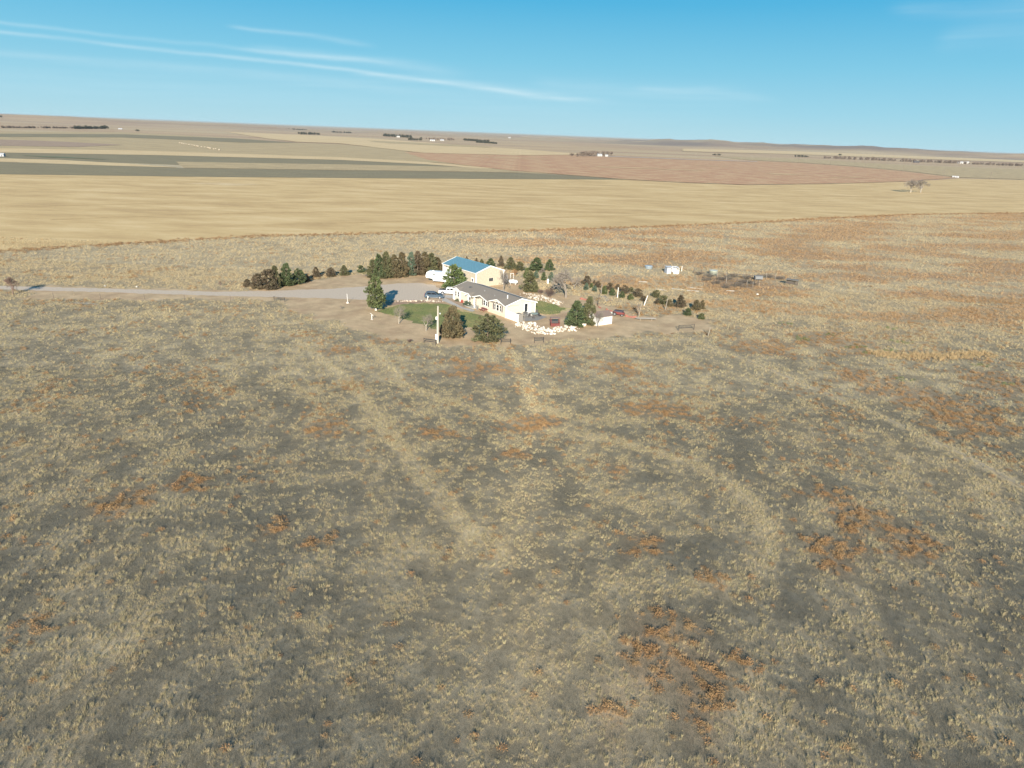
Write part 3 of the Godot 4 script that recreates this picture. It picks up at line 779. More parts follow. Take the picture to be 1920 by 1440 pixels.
func make_trees() -> void:
	var bronze := leaf(0.12, 0.096, 0.05)
	var olive := leaf(0.102, 0.102, 0.048)
	var green := leaf(0.070, 0.094, 0.039)
	var pine := leaf(0.098, 0.119, 0.045)
	var blue := leaf(0.095, 0.135, 0.095)
	var brown := leaf(0.105, 0.08, 0.05)
	var bark := worn(0.2, 0.155, 0.115, 1.0)
	var pale := worn(0.4, 0.36, 0.3, 1.0)
	var grey := worn(0.27, 0.235, 0.2, 1.0)
	var red := worn(0.19, 0.125, 0.1, 1.0)
	var wb := "cedars of the windbreak row"
	var jr := "young junipers in the rows right of the house"
	var ps := "young pines in the rows right of the house"
	# x, z, crown width, height, form, material, name, label, group
	var list := [
		[-40.67, -200.38, 5.02, 4.87, "cedar", olive, "cedar_tree", "short olive cedar at the left end of the windbreak row", wb],
		[-38.92, -199.94, 5.01, 6.51, "cedar", green, "cedar_tree", "dark green cedar, second from the left in the windbreak", wb],
		[-36.87, -200.36, 5.17, 7.12, "cedar", olive, "cedar_tree", "tall pointed cedar, third from the left in the windbreak", wb],
		[-34.94, -201.55, 4.89, 6.25, "cedar", bronze, "cedar_tree", "bronze cedar, fourth from the left in the windbreak", wb],
		[-32.91, -203.19, 5.24, 6.68, "cedar", bronze, "cedar_tree", "tall bronze cedar, fifth from the left in the windbreak", wb],
		[-30.6, -205.31, 4.51, 6.58, "cedar", blue, "blue_cedar_tree", "slim blue green cedar in the middle of the bronze windbreak", wb],
		[-28.84, -206.09, 5.15, 6.68, "cedar", brown, "cedar_tree", "brown cedar just right of the blue green one in the windbreak", wb],
		[-26.87, -207.76, 5.35, 6.34, "cedar", bronze, "cedar_tree", "bronze cedar, third from the right in the windbreak", wb],
		[-25.13, -208.97, 5.22, 5.91, "cedar", olive, "cedar_tree", "olive cedar, second from the right in the windbreak", wb],
		[-23.71, -211.86, 4.96, 4.4, "cedar", bronze, "cedar_tree", "low cedar at the right end of the windbreak behind the trailer", wb],
		[-66.35, -179.92, 3.57, 3.75, "bush", brown, "juniper_bush", "rounded brown juniper at the left of the drive side clump", "clump of junipers by the drive"],
		[-63.68, -179.76, 5.49, 4.98, "bush", brown, "juniper_bush", "broad reddish brown juniper in front of the drive side clump", "clump of junipers by the drive"],
		[-62.5, -182.01, 3.89, 5.45, "cedar", olive, "juniper_tree", "spiky olive juniper in the middle of the drive side clump", "clump of junipers by the drive"],
		[-60.46, -184.82, 5.36, 5.73, "cedar", green, "juniper_tree", "tall dark green juniper in the drive side clump", "clump of junipers by the drive"],
		[-58.22, -187.75, 4, 3.89, "bush", green, "juniper_bush", "green juniper at the right of the drive side clump", "clump of junipers by the drive"],
		[-56.84, -190.94, 2.03, 1.76, "bush", brown, "juniper_bush", "low brown juniper trailing off the right end of the clump", "clump of junipers by the drive"],
		[-69.73, -181.64, 2.22, 1.9, "bush", brown, "juniper_bush", "small round juniper standing alone left of the clump", "single junipers north of the drive"],
		[-56.18, -197.58, 3, 2.79, "cedar", brown, "juniper_bush", "first single brown juniper right of the clump", "single junipers north of the drive"],
		[-52.38, -199.16, 3.02, 2.51, "bush", brown, "juniper_bush", "second single brown juniper right of the clump", "single junipers north of the drive"],
		[-49.38, -201.81, 3.21, 2.76, "cedar", olive, "juniper_bush", "third single juniper right of the clump", "single junipers north of the drive"],
		[-45.54, -206.78, 2.5, 2.04, "bush", green, "juniper_bush", "small green juniper just left of the windbreak", "single junipers north of the drive"],
		[-12.68, -141.08, 5.94, 6.35, "cedar", bronze, "cedar_tree", "big bronze cedar beside the power pole on the lawn", ""],
		[-5.37, -139.92, 6.77, 5.26, "bush", olive, "juniper_bush", "big round olive juniper at the lower corner of the lawn", ""],
		[-8.11, -222.03, 4.02, 3.01, "cedar", green, "cedar_tree", "green cedar behind the blue roofed shop", "cedars behind the shop"],
		[-11.17, -226.13, 2.04, 2.04, "cedar", olive, "cedar_tree", "slim cedar peeping over the blue roof beside the green cedar", "cedars behind the shop"],
		[-16.15, -228.96, 1.72, 2.23, "cedar", brown, "cedar_tree", "brown cedar tip over the left of the blue roof ridge", "cedars behind the shop"],
		[-12.97, -227.69, 1.54, 2.05, "cedar", brown, "cedar_tree", "second brown cedar tip over the blue roof ridge", "cedars behind the shop"],
		[-5.02, -225.56, 2.38, 3.38, "cedar", brown, "cedar_tree", "thin brown cedar behind the shop gable", "cedars behind the shop"],
		[-1.9, -221.51, 4.01, 3.66, "cedar", olive, "cedar_tree", "broad olive cedar right of the shop gable", "cedars behind the shop"],
		[0.94, -219.82, 3.65, 2.73, "bush", olive, "cedar_tree", "rightmost cedar of the row behind the shop", "cedars behind the shop"],
		[6.27, -220.97, 6, 3.9, "cedar", green, "cedar_tree", "wide green cedar standing apart at the back of the yard", ""],
		[10.34, -222.78, 3.69, 3.26, "cedar", green, "cedar_tree", "smaller green cedar touching the wide one at the back", ""],
		[8.02, -217.73, 1.81, 1.23, "bush", grey, "juniper_bush", "small grey juniper below the wide green back cedar", ""],
		[3.02, -207.7, 2.51, 2.99, "pine", pine, "pine_tree", "young pine peeping up behind the olive cedar right of the shop", ""],
		[3.78, -189.76, 5.49, 5.22, "cedar", olive, "cedar_tree", "big olive cedar behind the house roof end", ""],
		[5.87, -208.28, 1.89, 2.21, "pine", blue, "pine_tree", "small bluish pine right behind the big olive cedar", ""],
		[7.99, -205.47, 1.87, 2.34, "pine", green, "pine_tree", "neat small cone shaped green pine beside the white marker", ""],
		[10.07, -202.73, 2.15, 2.93, "pine", blue, "pine_tree", "greyish green pine left of the big bare tree", ""],
		[13.81, -154.43, 5.73, 5.46, "cedar", green, "spruce_tree", "broad dark green spruce beside the white shed", ""],
		[16.72, -156.3, 4.35, 6.12, "cedar", olive, "spruce_tree", "taller olive spruce between dark spruce and white shed", ""],
		[20.31, -202.04, 2.76, 2.38, "bush", brown, "juniper_bush", "leftmost brown juniper of the back row", jr],
		[22.61, -203.65, 1.08, 1.09, "cedar", brown, "juniper_bush", "tiny brown juniper, second in the back row", jr],
		[23.16, -198.45, 1.96, 1.82, "bush", brown, "juniper_bush", "brown juniper, third in the back row", jr],
		[26.23, -195.04, 2.07, 2.16, "bush", brown, "juniper_bush", "brown juniper, fourth in the back row", jr],
		[28.5, -196.54, 1.64, 1.5, "bush", brown, "juniper_bush", "brown juniper by the white post, fifth in the back row", jr],
		[29.7, -191.13, 2.62, 2.35, "bush", brown, "juniper_bush", "broad brown juniper, sixth in the back row", jr],
		[31.91, -194.33, 1.48, 1.34, "bush", olive, "juniper_bush", "small juniper behind the sixth of the back row", jr],
		[32.71, -187.98, 2.72, 2.24, "bush", brown, "juniper_bush", "dark round juniper left of the leaning white post", jr],
		[33.67, -183.29, 1.68, 1.27, "bush", brown, "juniper_bush", "small dark juniper at the leaning white post", jr],
		[37.71, -187.89, 2.43, 2.02, "bush", olive, "juniper_bush", "olive juniper above the small brown bush, right of leaning post", jr],
		[36.59, -180.08, 1.51, 1.12, "bush", brown, "juniper_bush", "low brown bush left of the right hand grey post", jr],
		[38.3, -180.38, 2.76, 2.23, "bush", olive, "juniper_bush", "dark juniper behind the right hand grey post", jr],
		[39.26, -177.53, 1.9, 1.79, "bush", bronze, "juniper_bush", "bronze juniper just right of the grey post", jr],
		[41.95, -177.4, 3.53, 3.02, "cedar", brown, "juniper_bush", "largest pointed brown juniper of the right hand row", jr],
		[45.42, -174.79, 2.94, 2.51, "cedar", bronze, "juniper_bush", "bronze pointed juniper near the right end of the row", jr],
		[47.31, -176.55, 1.89, 2.19, "cedar", bronze, "juniper_bush", "narrow bronze juniper at the right end of the row", jr],
		[19.48, -194.12, 1.77, 1.93, "pine", blue, "young_pine", "bluish young pine at the left end of the front row", ps],
		[21.25, -197.35, 1.5, 1.36, "pine", pine, "young_pine", "small green pine behind the bluish one at the left", ps],
		[21.71, -192.77, 1.76, 1.55, "pine", blue, "young_pine", "greyish young pine, second in the front row", ps],
		[24.02, -189.75, 2.02, 2.26, "pine", pine, "young_pine", "rounded green pine right of the first white post", ps],
		[26.03, -188.43, 2.01, 1.88, "pine", green, "young_pine", "green pine left of the second white post", ps],
		[28.23, -185.53, 1.98, 1.72, "pine", green, "young_pine", "green pine right of the second white post", ps],
		[30.27, -183.96, 1.96, 1.56, "pine", pine, "young_pine", "last green pine of the front row before the leaning post", ps],
		[41.92, -168.66, 2.33, 1.78, "pine", green, "young_pine", "rounded green pine below the pointed junipers", ps],
		[44.58, -165.65, 1.78, 1.3, "bush", pine, "young_pine", "low green pine at the far right end of the rows", ps],
	]
	var k := 0
	for t in list:
		var form: String = t[4]
		var c: Mesh = conifer_crowns[form][k % 4]
		place_tree(t[6], t[7], "shrub" if String(t[6]).ends_with("bush") else "tree", t[8], t[0], t[1], t[2] * 1.04, t[3] * 1.03, c, trunk_mesh, t[5], bark, k * 2.4, 0.02 if t[3] > 3.0 else 0.0)
		k += 1
	# two pines of the house yard, the front one with a whitewashed stem
	var p := [-32.38, -161.51, 5.85, 7.78]
	var o := place_tree("pine_tree", "tall open pine with whitewashed stem at the lawn corner", "tree", "", p[0], p[1], p[2], p[3], conifer_crowns["pine"][1], trunk_mesh, pine, grey, 0.7, 0.1)
	var st := new_st()
	tube(st, Vector3(0, -0.05, 0), Vector3(0, 0.95, 0), 0.27, 0.22, 10)
	var ww := obj("whitewash", st, worn(0.7, 0.66, 0.58, 1.0), o)
	ww.set_meta("label", "whitewashed foot of the stem")
	p = [-16.41, -185.98, 8.22, 6.96]
	place_tree("pine_tree", "large dense pine behind the pickup and the house", "tree", "", p[0], p[1], p[2], p[3], conifer_crowns["pine"][2], trunk_mesh, leaf(0.1, 0.135, 0.045), bark, 2.0, 0.06)
	# leafless trees
	var bare := [
		[-25.19, -150.27, 3.49, 4.16, 0, pale, "bare_tree", "pale bare tree on the left of the front lawn"],
		[-18.6, -145.24, 2.94, 3.99, 1, pale, "bare_tree", "smaller forked bare tree left of the power pole"],
		[-3.25, -187.76, 5.15, 5.88, 2, grey, "bare_tree", "bare grey tree behind the house roof"],
		[13.24, -183.48, 7.56, 7.29, 4, grey, "bare_tree", "broad bare tree with several stems behind the small lawn"],
		[18.62, -153.54, 2.61, 4.18, 1, grey, "bare_tree", "thin bare tree in front of the white shed"],
		[-118.08, -163.02, 4.02, 4.14, 5, red, "bare_tree", "round bare tree by the drive at the left edge"],
		[-76.05, -180.08, 1.24, 1.53, 2, red, "bare_sapling", "tiny bare sapling beside the drive"],
		[384.41, -726.57, 16.8, 12.53, 4, pale, "bare_tree", "left one of the two lone trees in the golden stubble"],
		[398.04, -733.44, 15.89, 12.65, 5, pale, "bare_tree", "right one of the two lone trees in the golden stubble"],
		[29.52, -166.38, 1.28, 3.38, 2, grey, "bare_sapling", "thin bare sapling among rusty weeds right of the shed"],
		[-40.41, -161.23, 0.99, 1.02, 1, grey, "bare_sapling", "low bare sapling on the mown bank left of the front pine"],
		[16.29, -194.95, 3.56, 3.57, 1, grey, "bare_tree", "smaller bare tree at the right shoulder of the broad one"],
	]
	for t in bare:
		k += 1
		place_tree(t[6], t[7], "tree", "", t[0], t[1], t[2] * 1.05, t[3] * 1.05, bare_crowns[t[4]], bare_trunks[t[4]], t[5] if t[5] != pale else grey, t[5], k * 1.9, -1.0)
	var brush := worn(0.17, 0.15, 0.125, 1.0)
	var shrubs := [
		[8.92, -184, 4.21, 3.26, red, "bare_shrub", "dense reddish bare shrub left of the broad bare tree"],
		[6.6, -186.88, 2.56, 1.73, red, "bare_shrub", "small reddish bare shrub beside the big olive cedar"],
		[-0.48, -212.01, 3.2, 2.25, mat(0.36, 0.2, 0.09), "orange_shrub", "orange brown shrub at the right corner of the shop"],
		[60.33, -221.13, 5, 1.33, brush, "bare_brush", "low grey brush left of the old corral"],
		[65.26, -217.83, 5.92, 1.81, brush, "bare_brush", "tangled grey brush in front of the old corral"],
		[49.71, -230.82, 4.51, 1.39, brush, "bare_brush", "grey brush around the tumbledown white shed"],
		[79.69, -224.23, 5.74, 1.52, brush, "bare_brush", "grey brush between chute and cattle panel heap"],
		[59.98, -210.2, 4.13, 1.59, brush, "bare_brush", "grey brush grown through the front corral fence"],
		[65.76, -208.17, 4.73, 1.74, brush, "bare_brush", "dense grey brush left of the dark chute"],
		[71.66, -219.97, 4.98, 1.66, brush, "bare_brush", "grey brush behind the dark chute"],
		[57.7, -224.14, 4.05, 1.35, brush, "bare_brush", "grey brush at the left end of the corral fences"],
		[82.72, -222.21, 4.35, 1.34, brush, "bare_brush", "grey brush just left of the cattle shelter"],
		[57.9, -214.67, 4.86, 1.3, brush, "bare_brush", "low grey thicket below the left corral fences"],
		[60.73, -204.14, 4.02, 1.24, brush, "bare_brush", "low grey thicket in front of the front corral fence"],
		[68.56, -223.71, 5.06, 1.35, brush, "bare_brush", "low grey thicket behind the middle corral fence"],
		[62.76, -216.48, 4.57, 1.47, brush, "bare_brush", "low grey thicket inside the left corral pen"],
		[68.93, -213.57, 4.84, 1.62, brush, "bare_brush", "low grey thicket inside the right corral pen"],
		[-20.75, -136.16, 1.92, 0.88, red, "bare_brush", "reddish brush at the yard edge left of the power pole"],
	]
	for t in shrubs:
		k += 1
		place_tree(t[5], t[6], "shrub", "", t[0], t[1], t[2], t[3], shrub_meshes[k % 2], null, t[4], null, k * 1.3, -1.0)

# ---------------------------------------------------------------- grass
func tuft_mesh(seed_no: int, blades: int, spread: float, tall: float, wide: float, lean: float) -> ArrayMesh:
	r3.seed = seed_no
	var st := new_st()
	for k in blades:
		var a := r3.randf() * TAU
		var o := Vector3(cos(a), 0, sin(a)) * spread * sqrt(r3.randf())
		var d := (Vector3.UP + Vector3(o.x, 0, o.z) / spread * lean * r3.randf() + rdir() * lean * 0.5).normalized()
		var l := tall * r3.randf_range(0.5, 1.0)
		var s := d.cross(rdir()).normalized() * wide
		tri(st, o - s - Vector3(0, 0.03, 0), o + d * l, o + s - Vector3(0, 0.03, 0))
	st.generate_normals()
	return st.commit()

func weed_mesh(seed_no: int) -> ArrayMesh:
	r3.seed = seed_no
	var st := new_st()
	for k in 110:
		var q := rdir() * pow(r3.randf(), 0.45)
		q.y = absf(q.y) * 0.75
		spray(st, q * Vector3(0.46, 0.62, 0.46), (q + rdir() * 0.8).normalized(), r3.randf_range(0.12, 0.2), r3.randf_range(0.02, 0.04))
	st.generate_normals()
	return st.commit()

func scatter(called: String, label: String, category: String, meshes: Array, m: Material, xf: Array, cols: Array) -> void:
	for k in meshes.size():
		if xf[k].is_empty(): continue
		var mm := MultiMesh.new()
		mm.transform_format = MultiMesh.TRANSFORM_3D
		mm.use_colors = true
		mm.mesh = meshes[k]
		mm.instance_count = xf[k].size()
		for i in xf[k].size():
			mm.set_instance_transform(i, xf[k][i])
			mm.set_instance_color(i, cols[k][i])
		var o := MultiMeshInstance3D.new()
		o.name = numbered(called)
		o.multimesh = mm
		o.material_override = m
		add_child(o)
		tag(o, label, category, "", "stuff")

func empties(n: int) -> Array:
	var a := []
	for k in n: a.append([])
	return a

func make_grass() -> void:
	var tufts := [tuft_mesh(1, 34, 0.22, 0.52, 0.014, 0.35), tuft_mesh(2, 30, 0.3, 0.42, 0.014, 0.5), tuft_mesh(3, 26, 0.16, 0.6, 0.013, 0.28)]
	var scrub := [tuft_mesh(4, 44, 0.42, 0.24, 0.011, 0.7), tuft_mesh(5, 40, 0.5, 0.2, 0.011, 0.8)]
	var weeds := [weed_mesh(6), weed_mesh(7)]
	var gx := empties(3); var gc := empties(3)
	var sx := empties(2); var sc := empties(2)
	var wx := empties(2); var wc := empties(2)
	rng.seed = 99
	var bands := [[-24.0, -112.0, 0.27, 0.68], [-112.0, -205.0, 0.42, 0.78], [-205.0, -575.0, 0.75, 0.98]]
	for b in bands:
		var z: float = b[0]
		var step: float = b[2]
		while z > b[1]:
			var half := 0.78 * -z + 14.0
			var x := -half
			if z < -330.0: x = 0.45 * -z - 100.0
			while x < half:
				var px := x + rng.randf_range(-0.5, 0.5) * step
				var pz := z + rng.randf_range(-0.5, 0.5) * step
				x += step
				var r := -pz
				var roll := rng.randf()
				var q := Vector2(px, pz)
				var edge := false
				if r > 120.0:
					if r < 245.0:
						if in_yard(px, pz):
							if roll < 0.12 and not Geometry2D.is_point_in_polygon(q, drive_poly) and not Geometry2D.is_point_in_polygon(q, lawn_poly): edge = true
							else: continue
						elif Geometry2D.is_point_in_polygon(q, drive_poly): continue
					elif Geometry2D.is_point_in_polygon(q, stubble_poly): continue
				var big := n_big.get_noise_2d(px, pz)
				var mid := n_mid.get_noise_2d(px, pz)
				var fine := n_fine.get_noise_2d(px, pz)
				var trail := look(mask_trail, px, pz)
				var rust := look(mask_rust, px, pz)
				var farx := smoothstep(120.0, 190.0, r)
				if look(mask_path, px, pz) > 0.5 and rng.randf() < 0.7: continue
				var y := height(px, pz)
				var turn := rng.randf() * TAU
				var rs := rust * 0.5
				if r > 140.0:
					var b2 := n_big.get_noise_2d(px * 0.55 + 300.0, pz * 1.3)
					rs = maxf(rs, clampf(0.35 + 1.5 * b2 + 0.5 * mid, 0, 0.85) * smoothstep(-20.0, 60.0, px + 0.25 * (r - 160.0)) * smoothstep(140.0, 200.0, r) * 0.45)
				if not edge and roll < rs * maxf(0.2 + 1.4 * fine, 0.03) + 0.004 + 0.09 * smoothstep(0.05, 0.45, n_big.get_noise_2d(px * 1.7 + 500.0, pz * 1.7)) * smoothstep(55.0, 130.0, r):
					var k := rng.randi() % 2
					var s: float = rng.randf_range(0.55, 1.2) * (0.45 + 0.55 * b[3])
					wx[k].append(Transform3D(Basis(Vector3.UP, turn).scaled(Vector3(s, s * rng.randf_range(0.6, 1.0), s)), Vector3(px, y, pz)))
					var v := rng.randf_range(0.75, 1.15)
					var wcol := Color(0.3, 0.17, 0.075).lerp(Color(0.33, 0.215, 0.1), rng.randf())
					wc[k].append(Color(wcol.r * v, wcol.g * v, wcol.b * v))
					continue
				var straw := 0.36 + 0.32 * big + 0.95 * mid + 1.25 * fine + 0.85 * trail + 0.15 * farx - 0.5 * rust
				var roll2 := rng.randf()
				if roll2 < straw and not (edge and roll2 > 0.1):
					var k := rng.randi() % 3
					var s: float = (0.45 + 1.0 * pow(rng.randf(), 1.6)) * b[3] * (0.6 if edge else 1.0) * (0.85 + 0.25 * farx)
					gx[k].append(Transform3D(Basis(Vector3.UP, turn).scaled(Vector3(s, s * rng.randf_range(0.75, 1.1), s)), Vector3(px, y, pz)))
					var v := rng.randf_range(0.8, 1.15)
					var col := Color(0.42, 0.365, 0.2).lerp(Color(0.4, 0.31, 0.18), rng.randf()).lerp(Color(0.24, 0.21, 0.13), 0.8 * rng.randf())
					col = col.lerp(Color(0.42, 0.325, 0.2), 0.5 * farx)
					if rs > 0.12: col = col.lerp(Color(0.36, 0.225, 0.115), 0.65)
					gc[k].append(Color(col.r * v, col.g * v, col.b * v))
				elif roll2 < 0.95 and not edge:
					var k := rng.randi() % 2
					var s: float = rng.randf_range(0.6, 1.2) * b[3]
					sx[k].append(Transform3D(Basis(Vector3.UP, turn).scaled(Vector3(s, s, s)), Vector3(px, y, pz)))
					var v := rng.randf_range(0.7, 1.2)
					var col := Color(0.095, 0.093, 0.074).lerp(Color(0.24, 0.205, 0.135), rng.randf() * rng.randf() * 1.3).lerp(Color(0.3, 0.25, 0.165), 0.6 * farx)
					sc[k].append(Color(col.r * v, col.g * v, col.b * v))
			z -= step
	# a belt of rusty weeds along the near edge of the stubble
	for k in 11:
		var a := stubble_poly[k + 1]
		var e := stubble_poly[k + 2]
		for j in int(a.distance_to(e) * 3.2):
			var p := a.lerp(e, rng.randf()) + Vector2(rng.randf_range(-2.0, 2.0), rng.randfn(2.0, 2.2))
			var s := rng.randf_range(0.7, 1.5)
			var v := rng.randf_range(0.7, 1.2)
			wx[j % 2].append(Transform3D(Basis(Vector3.UP, rng.randf() * TAU).scaled(Vector3(s * 1.2, s * 0.9, s * 1.2)), Vector3(p.x, 0, p.y)))
			wc[j % 2].append(Color(0.27 * v, 0.165 * v, 0.08 * v))
	# a swath of tall golden grass in the right middle distance, and green clumps near it
	var swath := pts([73.58, -141.52, 79.26, -139.66, 87.72, -141.15, 100.76, -144.4])
	for k in swath.size() - 1:
		for j in int(swath[k].distance_to(swath[k + 1]) * 20.0):
			var p := swath[k].lerp(swath[k + 1], rng.randf()) + Vector2(rng.randf_range(-0.4, 0.4), rng.randfn(0.0, 1.5))
			var s := rng.randf_range(0.7, 1.5)
			var v := rng.randf_range(0.8, 1.15)
			gx[j % 3].append(Transform3D(Basis(Vector3.UP, rng.randf() * TAU).scaled(Vector3(s, s * 1.1, s)), Vector3(p.x, height(p.x, p.y), p.y)))
			gc[j % 3].append(Color(0.38 * v, 0.275 * v, 0.145 * v))
	for q in [Vector3(63.97, 0, -164.62), Vector3(62.87, 0, -151.37), Vector3(63.35, 0, -150.15), Vector3(71.27, 0, -145.09), Vector3(73.7, 0, -146.23), Vector3(84.23, 0, -151.85), Vector3(86.3, 0, -151.29), Vector3(79.07, 0, -144.19), Vector3(72.87, 0, -141.43), Vector3(93.23, 0, -135.76), Vector3(70.89, 0, -155.18), Vector3(88.75, 0, -163.46), Vector3(71.71, 0, -124.7), Vector3(90.09, 0, -124.19)]:
		for j in 9:
			var s := rng.randf_range(0.4, 0.9)
			var v := rng.randf_range(0.7, 1.2)
			wx[j % 2].append(Transform3D(Basis(Vector3.UP, rng.randf() * TAU).scaled(Vector3(s, s * 0.8, s)), q + Vector3(rng.randfn(0, 0.9), 0, rng.randfn(0, 0.7))))
			wc[j % 2].append(Color(0.15 * v, 0.18 * v, 0.06 * v))
	var m := tinted(0.9)
	scatter("bunch_grass", "pale straw coloured dead bunch grass across the prairie", "grass", tufts, m, gx, gc)
	scatter("short_grass", "short grey brown dead grass between the pale tufts", "grass", scrub, m, sx, sc)
	scatter("rust_weeds", "rusty orange dead weeds scattered over the prairie", "weeds", weeds, m, wx, wc)
	# short lawn blades
	var lx := empties(1); var lc := empties(1)
	var blades := [tuft_mesh(8, 36, 0.5, 0.11, 0.012, 0.9)]
	for poly in [lawn_poly, lawn_poly_b]:
		var lo: Vector2 = poly[0]
		var hi: Vector2 = poly[0]
		for p in poly:
			lo = lo.min(p)
			hi = hi.max(p)
		var z := lo.y - 2.0
		while z < hi.y + 2.0:
			var x := lo.x - 2.0
			while x < hi.x + 2.0:
				var p := Vector2(x + rng.randf_range(-0.3, 0.3), z + rng.randf_range(-0.3, 0.3))
				x += 0.55
				var inside := Geometry2D.is_point_in_polygon(p + Vector2(n_mid.get_noise_2d(p.x, p.y), n_mid.get_noise_2d(p.x + 40.0, p.y)) * 3.0, poly)
				if not inside: continue
				var dry := clampf(0.35 + 1.2 * n_mid.get_noise_2d(p.x * 0.8, p.y * 0.8 + 30.0) + rng.randf_range(-0.3, 0.3), 0, 1)
				var col := Color(0.13, 0.18, 0.04).lerp(Color(0.33, 0.265, 0.125), dry)
				lx[0].append(Transform3D(Basis(Vector3.UP, rng.randf() * TAU), Vector3(p.x, 0.012, p.y)))
				lc[0].append(col)
			z += 0.55
	scatter("lawn_grass", "short patchy green grass of the lawns by the house", "grass", blades, m, lx, lc)
	print("grass ", gx[0].size() * 3, " short ", sx[0].size() * 2, " weeds ", wx[0].size() * 2, " lawn ", lx[0].size())

# ---------------------------------------------------------------- buildings
# a window: frame, dark pane set back, glazing bars; facing +z of its parent at c
func window(parent: Node, c: Vector3, w: float, h: float, turn: float, frame_m: Material, bars_v := 0, bars_h := 1, called := "window") -> void:
	var b := Basis(Vector3.UP, turn)
	var glass := mat(0.02, 0.025, 0.032, 0.08)
	var st := new_st()
	var f := 0.07
	for s in [-1, 1]:
		bx(st, c + b * Vector3(s * (w - f) * 0.5, 0, 0.03), Vector3(f, h, 0.09), b)
		bx(st, c + b * Vector3(0, s * (h - f) * 0.5, 0.031), Vector3(w - 2 * f, f, 0.09), b)
	var fr := obj(called, st, frame_m, parent)
	st = new_st()
	bx(st, c + b * Vector3(0, 0, 0.012), Vector3(w - 2 * f - 0.004, h - 2 * f - 0.004, 0.02), b)
	obj("pane", st, glass, fr)
	if bars_h or bars_v:
		st = new_st()
		for k in bars_h: bx(st, c + b * Vector3(0, (k + 1.0) / (bars_h + 1.0) * h - h * 0.5, 0.035), Vector3(w - 2 * f - 0.004, 0.045, 0.03), b)
		for k in bars_v: bx(st, c + b * Vector3((k + 1.0) / (bars_v + 1.0) * w - w * 0.5, 0, 0.037), Vector3(0.045, h - 2 * f - 0.004, 0.03), b)
		obj("glazing_bar", st, frame_m, fr)

# a gable front standing out of the main roof: x from a to b, foot and peak heights, front plane z, run back to zb
func cross_gable(o: Node, a: float, b: float, foot: float, peak: float, zf: float, zb: float, roof_m: Material, trim: Material, wall_m: Material, wall := true) -> void:
	var m := (a + b) * 0.5
	if wall:
		var st := new_st()
		prism(st, PackedVector2Array([Vector2(a + 0.1, foot - 0.02), Vector2(b - 0.1, foot - 0.02), Vector2(m, peak - 0.06)]), zb, zf - 0.3)
		obj("gable_wall", st, wall_m, o)
	var rt := new_st()
	for s in [[a, foot], [b, foot]]:
		var p := Vector3(m, peak, 0)
		var q := Vector3(s[0], s[1], 0)
		var zp := Vector3(0, 0, (4.05 - peak) / 0.279 - 0.3)
		var zq := Vector3(0, 0, minf((4.05 - foot) / 0.279 - 0.4, zf - 0.2))
		var f := Vector3(0, 0, zf)
		var n := Vector3(0, 0.1, 0)
		quad(rt, q + f + n, p + f + n, p + zp + n, q + zq + n)
		quad(rt, q + f, q + zq, p + zp, p + f)
		quad(rt, q + f, q + f + n, q + zq + n, q + zq)
		quad(rt, q + f, p + f, p + f + n, q + f + n)
	obj("gable_roof", rt, roof_m, o)
	var tt := new_st()
	for s in [[a, foot], [b, foot]]:
		var p := Vector2(m, peak)
		var q := Vector2(s[0], s[1])
		var n := (p - q).orthogonal().normalized()
		if n.y < 0: n = -n
		prism(tt, PackedVector2Array([q - n * 0.1, p - n * 0.1, p + n * 0.11, q + n * 0.11]), zf + 0.003, zf + 0.05)
	obj("fascia", tt, trim, o)

